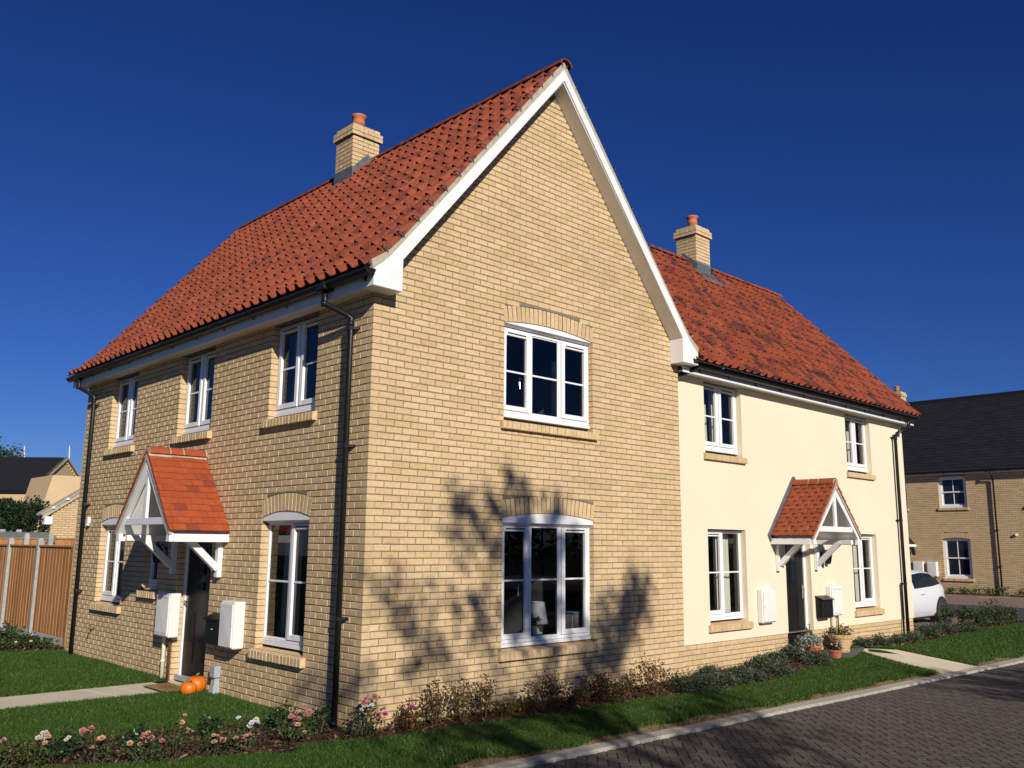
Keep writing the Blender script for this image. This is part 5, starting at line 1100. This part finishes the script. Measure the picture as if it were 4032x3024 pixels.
HB = [(4.95, -.70, .24, .46, 'largest grey green shrub at the join of brick gable and cream house'), (6.10, -.12, .17, .26, 'small grey green shrub against the plinth under the window start'), (5.68, -.62, .18, .34, 'grey green shrub just right of the largest one at the lawn edge'),
 (6.05, -.62, .24, .32, 'upright grey green shrub below the ground floor window'), (6.47, -.62, .14, .32, 'low grey green shrub at the lawn edge below the window sill'), (7.42, -.20, .17, .34, 'grey green shrub against the plinth below the left meter box'), (7.12, -.66, .18, .38, 'grey green shrub at the lawn edge below the left meter box'),
 (8.05, -.06, .16, .28, 'grey green shrub by the plinth close to the door'), (8.62, -.08, .23, .36, 'grey green shrub beside the terracotta pot of silver leaves'), (8.40, -.60, .21, .44, 'wide grey green shrub in front of the small terracotta pot')]
for x, y, h, w, lab in HB: shrub('hebe_shrub', lab, 'shrub', x, y, h, w, int(1500*w/.35), .034, 'hebeleaf', 'dome', None, 0, G3_, stems=12)
G4 = 'grey green shrubs right of the path'
for x, y, h, w, lab in ((11.30, -.02, .16, .28, 'first small grey green shrub right of the buff pot'), (11.75, -.16, .19, .34, 'round grey green shrub under the right hand ground floor window'), (12.35, -.22, .15, .30, 'low grey green shrub under the right end of the window sill'), (13.1, -.18, .16, .34, 'grey green shrub left of the right downpipe'), (13.85, .02, .19, .30, 'grey green shrub at the foot of the right downpipe'),
 (15.05, .24, .22, .48, 'wide grey green shrub just past the cream house corner'), (16.1, .36, .20, .5, 'wide grey green shrub in front of the parked car'), (16.75, .02, .12, .45, 'low grey green shrub at the lawn edge by the car')):
    shrub('hebe_shrub', lab, 'shrub', x, y, h, w, int(1500*w/.35), .036, 'hebeleaf', 'dome', None, 0, G4, stems=12)
G5 = 'leafy bushes at the end of the bed'
for x, y, h, w, lab, bl in ((17.9, .92, .52, .30, 'narrow leafy bush in front of the car wheel', None), (17.95, .50, .50, .52, 'rounded leafy bush right of the car wheel', None), (18.6, .40, .42, .48, 'leafy bush between the rounded bush and the tallest bush', None), (19.3, .30, .60, .66, 'tallest leafy bush with a red bloom at the bed end', ['redpetal']), (20.2, .36, .40, .5, 'low leafy bush right of the tallest bush', None), (21.3, .46, .44, .36, 'small leafy bush at the right edge of the picture', None)):
    shrub('leafy_bush', lab, 'bush', x, y, h, w, int(420*w/.4), .06, 'roseleaf', 'rose', bl, 3, G5, stems=9)
G6 = 'plants in the bed by the fence'
for x, y, h, w, lab in ((-.20, 11.55, .30, .5, 'leafy plant at the foot of the fence by the second post'), (-.34, 9.85, .26, .42, 'bushy plant at the foot of the fence by the nearest panel'), (-.15, 9.50, .20, .36, 'low plant nearest the house at the fence foot'), (-.66, 9.85, .18, .34, 'low plant at the lawn edge of the fence bed')):
    shrub('leafy_plant', lab, 'plant', x, y, h, w, 420, .06, 'roseleaf', 'wide', ['whitepetal'], 1, G6, stems=9)
G7 = 'low plants along the slate house'
for i, (y, h) in enumerate(((7.0, .2), (6.2, .22), (5.7, .24), (5.25, .24), (4.75, .26), (4.3, .34), (3.6, .25))):
    shrub('low_plant', ('first', 'second', 'third', 'fourth', 'fifth', 'sixth', 'last')[i]+' low plant from the car along the foot of the far brick wall', 'plant', 32.65, y, h, .5, 160, .07, 'roseleaf', 'wide', None, 0, G7, z=.10, stems=6)
# ---- pots at the doors
def pot(name, label, x, y, z, r, h, mat, rim=.02, ribs=0):
    t = root(name, label, 'flower pot', (x, y, z)); pr = [(r*.70, 0)]
    if ribs:
        for i in range(ribs): zz = h*(.08+.8*i/ribs); rr = r*(.72+.26*(.08+.8*i/ribs)); pr += [(rr, zz), (rr*1.02, zz+h*.4/ribs), (rr, zz+h*.8/ribs)]
    pr += [(r*.95, h*.80), (r*1.0+rim*.3, h*.81), (r*1.0+rim*.3, h*.97), (r*.98, h), (r*.88, h), (r*.86, h*.9)]
    MB().lathe((x, y, z), pr, 24).build('pot_body', mat, t, smooth=False); MB().lathe((x, y, z), [(r*.85, h*.86), (r*.84, h*.90), (.01, h*.92)], 20).build('compost', 'mulch', t); return t
SZ = .057
p = pot('flower_pot', 'buff ribbed pot of pansies below the white meter box', 10.12, -.18, SZ, .20, .30, 'buffpot', ribs=5)
shrub('pansies', 'red, yellow and white pansies in the buff ribbed pot', 'flowers', 10.12, -.18, .16, .42, 420, .035, 'darkleaf', 'wide', ['redpetal', 'yellowpetal', 'whitepetal', 'yellowpetal'], 14, z=SZ+.27, stems=10)
p = pot('flower_pot', 'larger terracotta pot left of the front step', 9.02, -.22, SZ, .155, .20, 'terracotta')
shrub('silver_plant', 'silver leaved plant in the larger terracotta pot', 'plant', 8.98, -.24, .20, .36, 420, .042, 'silverleaf', 'wide', None, 0, z=SZ+.18, stems=9)
shrub('small_conifer', 'lime green dwarf conifer behind the silver leaved plant', 'plant', 9.02, -.18, .36, .14, 420, .03, 'limeleaf', 'spire', None, 0, z=SZ+.18, stems=7)
shrub('pale_flowers', 'pale yellow flowers at the right side of the larger terracotta pot', 'flowers', 9.12, -.24, .15, .18, 160, .03, 'roseleaf', 'wide', ['cream'], 9, z=SZ+.18, stems=6)
p = pot('flower_pot', 'small terracotta pot in front of the doorstep', 9.22, -.52, SZ, .115, .13, 'terracotta')
shrub('cyclamen', 'dark leaved plant with red and white flowers in the small pot', 'flowers', 9.22, -.52, .14, .24, 260, .036, 'darkleaf', 'wide', ['magenta', 'whitepetal'], 7, z=SZ+.115, stems=8)
# ---- doorstep of the brick house
def pumpkin(label, x, y, r, tilt):
    t = root('pumpkin', label, 'pumpkin', (x, y, -.012)); n = 40; hgt = r*.80; pr = []
    for i in range(15): a = -math.pi/2+math.pi*i/14; pr.append((max(.004, r*math.cos(a)**.75 if math.cos(a) > 0 else .004), hgt*(1+math.sin(a))*.98-(.12*hgt if i in (13, 14) else 0)+(.02 if i == 14 else 0)*0))
    MB().lathe((x, y, -.012), pr, n, lob=lambda a: 1-.055*abs(math.sin(5.0*a))**.5*0-.05*(1-abs(math.sin(5*a)))**2).build('body', 'pumpkin', t, smooth=True)
    MB().tube([(x, y, hgt*1.70-.02), (x+.01, y, hgt*1.95), (x+.035, y-.01, hgt*2.1)], .018, 7, r1=.012).build('stalk', 'stem', t)
pumpkin('large orange pumpkin on the step by the wall', -.16, 3.40, .135, 0); pumpkin('small flattened orange pumpkin in front of the large one', -.30, 3.30, .105, 0)
dm = root('doormat', 'brown coir doormat with dark print in front of the black door', 'doormat', (-.29, 3.95, -.012))
MB().zprism([(-.46, 3.60), (-.12, 3.58), (-.12, 4.28), (-.46, 4.26)], -.010, .012).build('mat', 'coir', dm, bev=.004)
MB().zprism([(-.47, 3.59), (-.11, 3.57), (-.11, 4.29), (-.47, 4.27)], -.012, .004).build('edging', 'gap', dm)
mp = MB()
for k in range(26):
    a = k*.83; r_ = .03+.005*k; x, y = -.29+.8*r_*math.cos(a), 3.93+1.5*r_*math.sin(a); mp.add([(x-.02, y-.012, .0135), (x+.02, y-.006, .0135), (x+.012, y+.018, .0135), (x-.015, y+.012, .0135)], [(0, 1, 2, 3)])
mp.build('leaf_print', 'matprint', dm, fix=False)
setp(MB().zprism([(-.20, 4.36), (-.06, 4.36), (-.06, 4.62), (-.22, 4.58)], -.02, -.004).build('gully_grate', 'slate', None, bev=.004), 'dark square drain cover beside the doormat', 'drain cover')
setp(MB().lathe((-.99, -.25, -.055), [(.15, 0), (.155, .03), (.14, .038)], 26).build('inspection_cover', 'slate', None), 'round black inspection cover in the grass below the rose bed', 'drain cover')
# ================================================================= things inside the windows
IW = lambda fr, u, z, w: fr.pt(u, z, w)
tl = root('table_lamp', 'white table lamp inside the lower gable window', 'lamp', tuple(GB.pt(2.90, .76, -.30)))
c = GB.pt(2.90, .765, -.30); MB().lathe(c, [(.06, 0), (.06, .02), (.015, .04), (.015, .14)], 14).build('lamp_base', 'upvc', tl, smooth=True); MB().lathe(c, [(.135, .13), (.085, .40), (.08, .40), (.128, .13)], 20).build('lamp_shade', 'lampshade', tl, smooth=True)
hp = root('house_plant', 'small green house plant in white pot on the window board', 'plant', tuple(GB.pt(2.75, .76, -.22))); c = GB.pt(2.75, .765, -.22); MB().lathe(c, [(.035, 0), (.05, .11), (.045, .11)], 14).build('pot', 'upvc', hp)
n = 70; q = RNG.normal(size=(n, 3))*.04+np.array(c)+np.array([0, 0, .17]); V, Q = leaf_cloud(q, unit(RNG.normal(size=(n, 3))), .045, .7); npmesh('leaves', V, Q, 'roseleaf', hp, kind='stuff')
for i in range(5): setp(MB(GB).box(3.47+i*.032, 3.492+i*.032, .765, .97+.02*(i % 2), -.36, -.22).build('book', 'greybook', None, bev=.003), ('leftmost', 'second', 'middle', 'fourth', 'rightmost')[i]+' book of the standing row inside the lower gable window', 'book', 'books inside the gable window')
setp(MB(GB).box(3.49, 3.62, .992, 1.012, -.37, -.22).build('book', 'bluebook', None, bev=.003), 'blue book lying flat on top of the row of books', 'book')
curtain(GB, 3.16, 3.30, 3.5, 4.35, -.30, 'bunched pale blind in the upper gable window', pitch=.05, cat='blind')
curtain(LW, 1.75, 2.15, .74, 2.05, -.30, 'cream curtain in the window right of the black door', pitch=.10)
curtain(LW, 1.16, 1.30, .74, 2.05, -.34, 'narrow cream curtain at the downpipe side of that window', pitch=.06)
curtain(LW, 7.2, 7.6, .98, 2.1, -.34, 'pale curtain in the ground floor window nearest the fence', pitch=.10)
for (a, b), lab in zip(UW, ('upstairs window nearest the gable', 'middle upstairs window above the canopy', 'upstairs window nearest the fence')): curtain(LW, b-.28, b-.02, 3.5, 4.58, -.32, 'pale curtain in the '+lab, pitch=.09)
curtain(RF, 7.07, 7.50, .80, 2.1, -.30, 'beige curtain in the cream house window left of the door', pitch=.12); curtain(RF, 11.95, 12.4, .80, 2.1, -.32, 'beige curtain in the cream house window right of the door', pitch=.10)
curtain(RF, 11.40, 11.58, .80, 1.52, -.26, 'grey checked curtain in the ground floor window right of the cream door', 'check', pitch=.08)
curtain(RF, 6.85, 6.98, 3.45, 4.2, -.30, 'grey curtain in the left upstairs window of the cream house', pitch=.06); curtain(RF, 12.0, 12.4, 3.45, 4.48, -.34, 'beige curtain in the right upstairs window of the cream house', pitch=.10); curtain(RF, 7.15, 7.5, 3.45, 4.48, -.36, 'beige curtain right side of the left upstairs cream house window', pitch=.10)
ea = root('easel_stand', 'dark wooden picture easel inside the cream house window', 'easel', tuple(RF.pt(7.18, .80, -.25))); MB(RF).bar((7.10, .80, -.22), (7.24, 1.06, -.26), .022, .022).build('front_leg', 'wood', ea); MB(RF).bar((7.26, .80, -.24), (7.18, .95, -.25), .014, .014).build('back_leg', 'wood', ea)
setp(MB(LW).tube([(2.02, .76, -.20), (2.02, .80, -.20), (2.03, .86, -.20), (2.02, .92, -.20), (2.02, .95, -.20)], .018, 8).build('figurine', 'stem', None, smooth=True), 'small bronze figurine on the window board right of the black door', 'figurine')
# ================================================================= trees
def tree(name, label, x, y, h, crown_r, crown_z, nleaf, lsize, mat, seed, ascending=.9, limbs=26, group=None, trunk_r=.16, clump=.30, z0=-.2):
    rg = np.random.default_rng(seed); t = root(name, label, 'tree', (x, y, z0), group); tr = MB(); lb_ = MB(); C = []
    pts = [(x+rg.normal()*.05*i, y+rg.normal()*.05*i, z0+h*.93*i/7) for i in range(8)]; tr.tube(pts, trunk_r, 9, r1=trunk_r*.15); tr.build('trunk', 'bark', t, smooth=True)
    for i in range(limbs):
        s = crown_z/h+(1-crown_z/h)*((i+.5)/limbs); s = min(s, .97); k = min(6, int(s*7)); p0 = np.array(pts[k])+(np.array(pts[min(7, k+1)])-np.array(pts[k]))*(s*7-k)
        a = i*2.399+rg.uniform(-.4, .4); f = (s-crown_z/h)/(1-crown_z/h); R = crown_r*max(.02, 1-f**1.7)**.62*rg.uniform(.6, 1.12)+.25
        d = np.array([math.cos(a), math.sin(a), ascending*rg.uniform(.6, 1.3)]); p2 = p0+d*R; p1 = p0+d*R*.5+np.array([0, 0, -.06*R]); lb_.tube([tuple(p0), tuple(p1), tuple(p2)], trunk_r*.28*(1-f*.6), 5, r1=.008)
        n = max(8, int(nleaf/limbs*(.5+R/crown_r))); nb = 9
        for j in range(nb):
            tt = .25+.75*(j+rg.random())/nb; c0 = p0+d*R*tt; dd = d*.35+rg.normal(size=3)*.5; e = c0+unit(dd)*R*.35*rg.uniform(.5, 1.2)*(1.2-tt*.6)
            if j % 2 == 0: lb_.tube([tuple(c0), tuple(e)], .012, 4, r1=.004)
            m = max(3, n//nb); q = rg.random(m)[:, None]; C.append(c0+(e-c0)*q+rg.normal(size=(m, 3))*clump*(.35+.3*R/crown_r))
    lb_.build('limbs', 'bark', t, fix=False); C = np.concatenate(C); V, Q = leaf_cloud(C, unit(rg.normal(size=C.shape)+np.array([0, 0, .3])), lsize, .6, rng=rg); npmesh('crown', V, Q, mat, t, kind='stuff'); return t
def leafy_mass(name, label, cat, boxes, n, size, mat, seed=3, group=None):
    rg = np.random.default_rng(seed); C, D = [], []; x0, y0 = boxes[0][0], boxes[0][1]; t = root(name, label, cat, (x0, y0, 0), group); st = MB()
    for (x, y, r, h) in boxes:
        st.tube([(x, y, -.1), (x, y, h*.85)], .07, 6, r1=.02); v = unit(rg.normal(size=(n, 3))); v[:, 2] = np.abs(v[:, 2])*1.0-.25; rad = rg.uniform(.72, 1.05, n)[:, None]
        c = v*rad*np.array([r, r, h*.55])+np.array([x, y, h*.5]); c += .18*r*np.sin(c*3.1+x); C.append(c); D.append(unit(v+rg.normal(size=(n, 3))*.5+np.array([0, 0, .4])))
    st.build('trunks', 'bark', t, fix=False); V, Q = leaf_cloud(np.concatenate(C), np.concatenate(D), size, .45, rng=rg); npmesh('foliage', V, Q, mat, t, kind='stuff'); return t
hx = [point_at(px, 2030, 37.) for px in (-40, 20, 75, 130, 180, 225)]
hh = (4.0, 4.05, 3.95, 4.15, 3.7, 3.1)
leafy_mass('conifer_hedge', 'dark green conifer hedge behind the fences below the far slate house', 'hedge', [(p.x, p.y, .9, h) for p, h in zip(hx, hh)], 1500, .16, 'conifer', 5)
p = point_at(-85, 1790, 82.); tree('broad_tree', 'broad tree crown at the left edge behind the far slate roof', p.x, p.y, 11.6, 4.4, 4.0, 9000, .32, 'treeleaf', 21, ascending=.5, limbs=30, trunk_r=.3, clump=.7)
G8 = 'trees across the road behind the viewer'
# these two throw the dappled shade on gable, lawn and road
tree('street_tree', 'taller young tree across the road shading the gable', -2.95, -15.1, 10.2, 2.6, 4.3, 5200, .14, 'treeleaf', 4, ascending=1.0, limbs=34, group=G8, clump=.17)
tree('street_tree', 'shorter young tree across the road shading the road right', 6.4, -14.4, 5.6, 2.5, 2.7, 6500, .15, 'treeleaf', 9, ascending=.6, limbs=28, group=G8, clump=.28)
G9 = 'garden trees outside the picture'
for i, (x, y, h) in enumerate(((-30, 14, 7), (-33, 22, 8), (-28, 32, 7), (-36, 3, 8), (-34, -6, 7))): leafy_mass('garden_tree', ('first', 'second', 'third', 'fourth', 'fifth')[i]+' bushy tree beyond the left lawn outside the picture', 'tree', [(x, y, 3.6, h)], 1600, .45, 'treeleaf', 30+i, G9)
for i, (x, y, h) in enumerate(((9, -19, 4.2), (14, -20, 4.6), (19, -20.5, 4.4), (24.5, -21, 4.8), (30, -22, 5), (36, -23, 5))): leafy_mass('garden_tree', ('first', 'second', 'third', 'fourth', 'fifth', 'sixth')[i]+' bushy tree across the road outside the picture', 'tree', [(x, y, 3.2, h)], 1600, .42, 'treeleaf', 50+i, G9)
# ================================================================= lawn
PATHL = [(-9, 3.60), (.1, 3.62), (.1, 4.60), (-9, 4.60)]; PATHR = [(9.80, -2.2), (11.26, -2.2), (11.46, -.62), (11.18, -.1), (8.86, .1), (8.86, -.42), (9.6, -.64), (10.33, -.48)]
def lawn(N, region, size, seed):
    rg = np.random.default_rng(seed); x = rg.uniform(region[0], region[1], N); y = rg.uniform(region[2], region[3], N)
    px, py, zz = project(np.stack([x, y, gz(x, y)], 1)); d = zz
    ok = (zz > 1) & (px > -25) & (px < 1049) & (py < 800) & (y > kin(x)+.02)
    edge = np.clip((y-kin(x)-.10-.07*np.sin(x*2.3+1.7*np.sin(x*.9))-.04*np.sin(x*7.1))/.10, 0, 1); ok &= rg.random(N) < edge+.03
    ok &= ~((x > -.01) & (x < W+.02) & (y > -.02) & (y < L)) & ~((x > W) & (x < RX) & (y > .08)) & ~((x > 14.2) & (y > .9)) & (x < 21.98) & ~((x > .2) & (y > 8.8))
    for poly in (PATHL, PATHR): ok &= ~inpoly(x, y, poly)
    j = rg.normal(0, .035, (2, N))
    for k, poly in BEDS.items(): ok &= ~inpoly(x+j[0], y+j[1], poly)
    ok &= (x+.99)**2+(y+.25)**2 > .17**2
    ok &= rg.random(N) < np.clip(16/d**1.25, .16, 1.)
    pat = .5+.5*np.sin(x*1.7+1.3*np.sin(y*1.1))*np.sin(y*2.1+x*.6)
    x, y, d, pat = x[ok], y[ok], d[ok], pat[ok]; n = len(x); z = gz(x, y)-.004
    h = size*rg.uniform(.45, 1.15, n)*(.85+.35*pat); wd = .0032*rg.uniform(.7, 1.4, n)*np.clip(d/8, 1, 2.2); a = rg.uniform(0, 6.28, n); ln = rg.normal(0, .38, (2, n))*h
    s = np.stack([np.cos(a), np.sin(a), np.zeros(n)], 1)*wd[:, None]; b = np.stack([x, y, z], 1); m = b+np.stack([ln[0]*.35, ln[1]*.35, h*.6], 1); t = b+np.stack([ln[0], ln[1], h], 1)
    V = np.stack([b-s, b+s, m+s*.8, m-s*.8, t+s*.15, t-s*.15], 1).reshape(-1, 3); i = np.arange(n)[:, None]*6
    Q = np.concatenate([i+np.array([0, 1, 2, 3]), i+np.array([3, 2, 4, 5])]); return V, Q
VA, QA, off = [], [], 0
for args in ((1150000, (-4.6, 1.0, -2.6, 9.2), .062, 1), (420000, (-6.5, .2, 8.6, 17), .06, 2), (760000, (.6, 11.6, -2.4, 0.1), .058, 3), (420000, (11, 22, -2.7, .3), .058, 4)):
    V, Q = lawn(*args); VA.append(V); QA.append(Q+off); off += len(V)
gr = setp(npmesh('lawn_grass', np.concatenate(VA), np.concatenate(QA), 'grass'), kind='stuff')
print('blades', off//6, 'objects', len(bpy.data.objects))
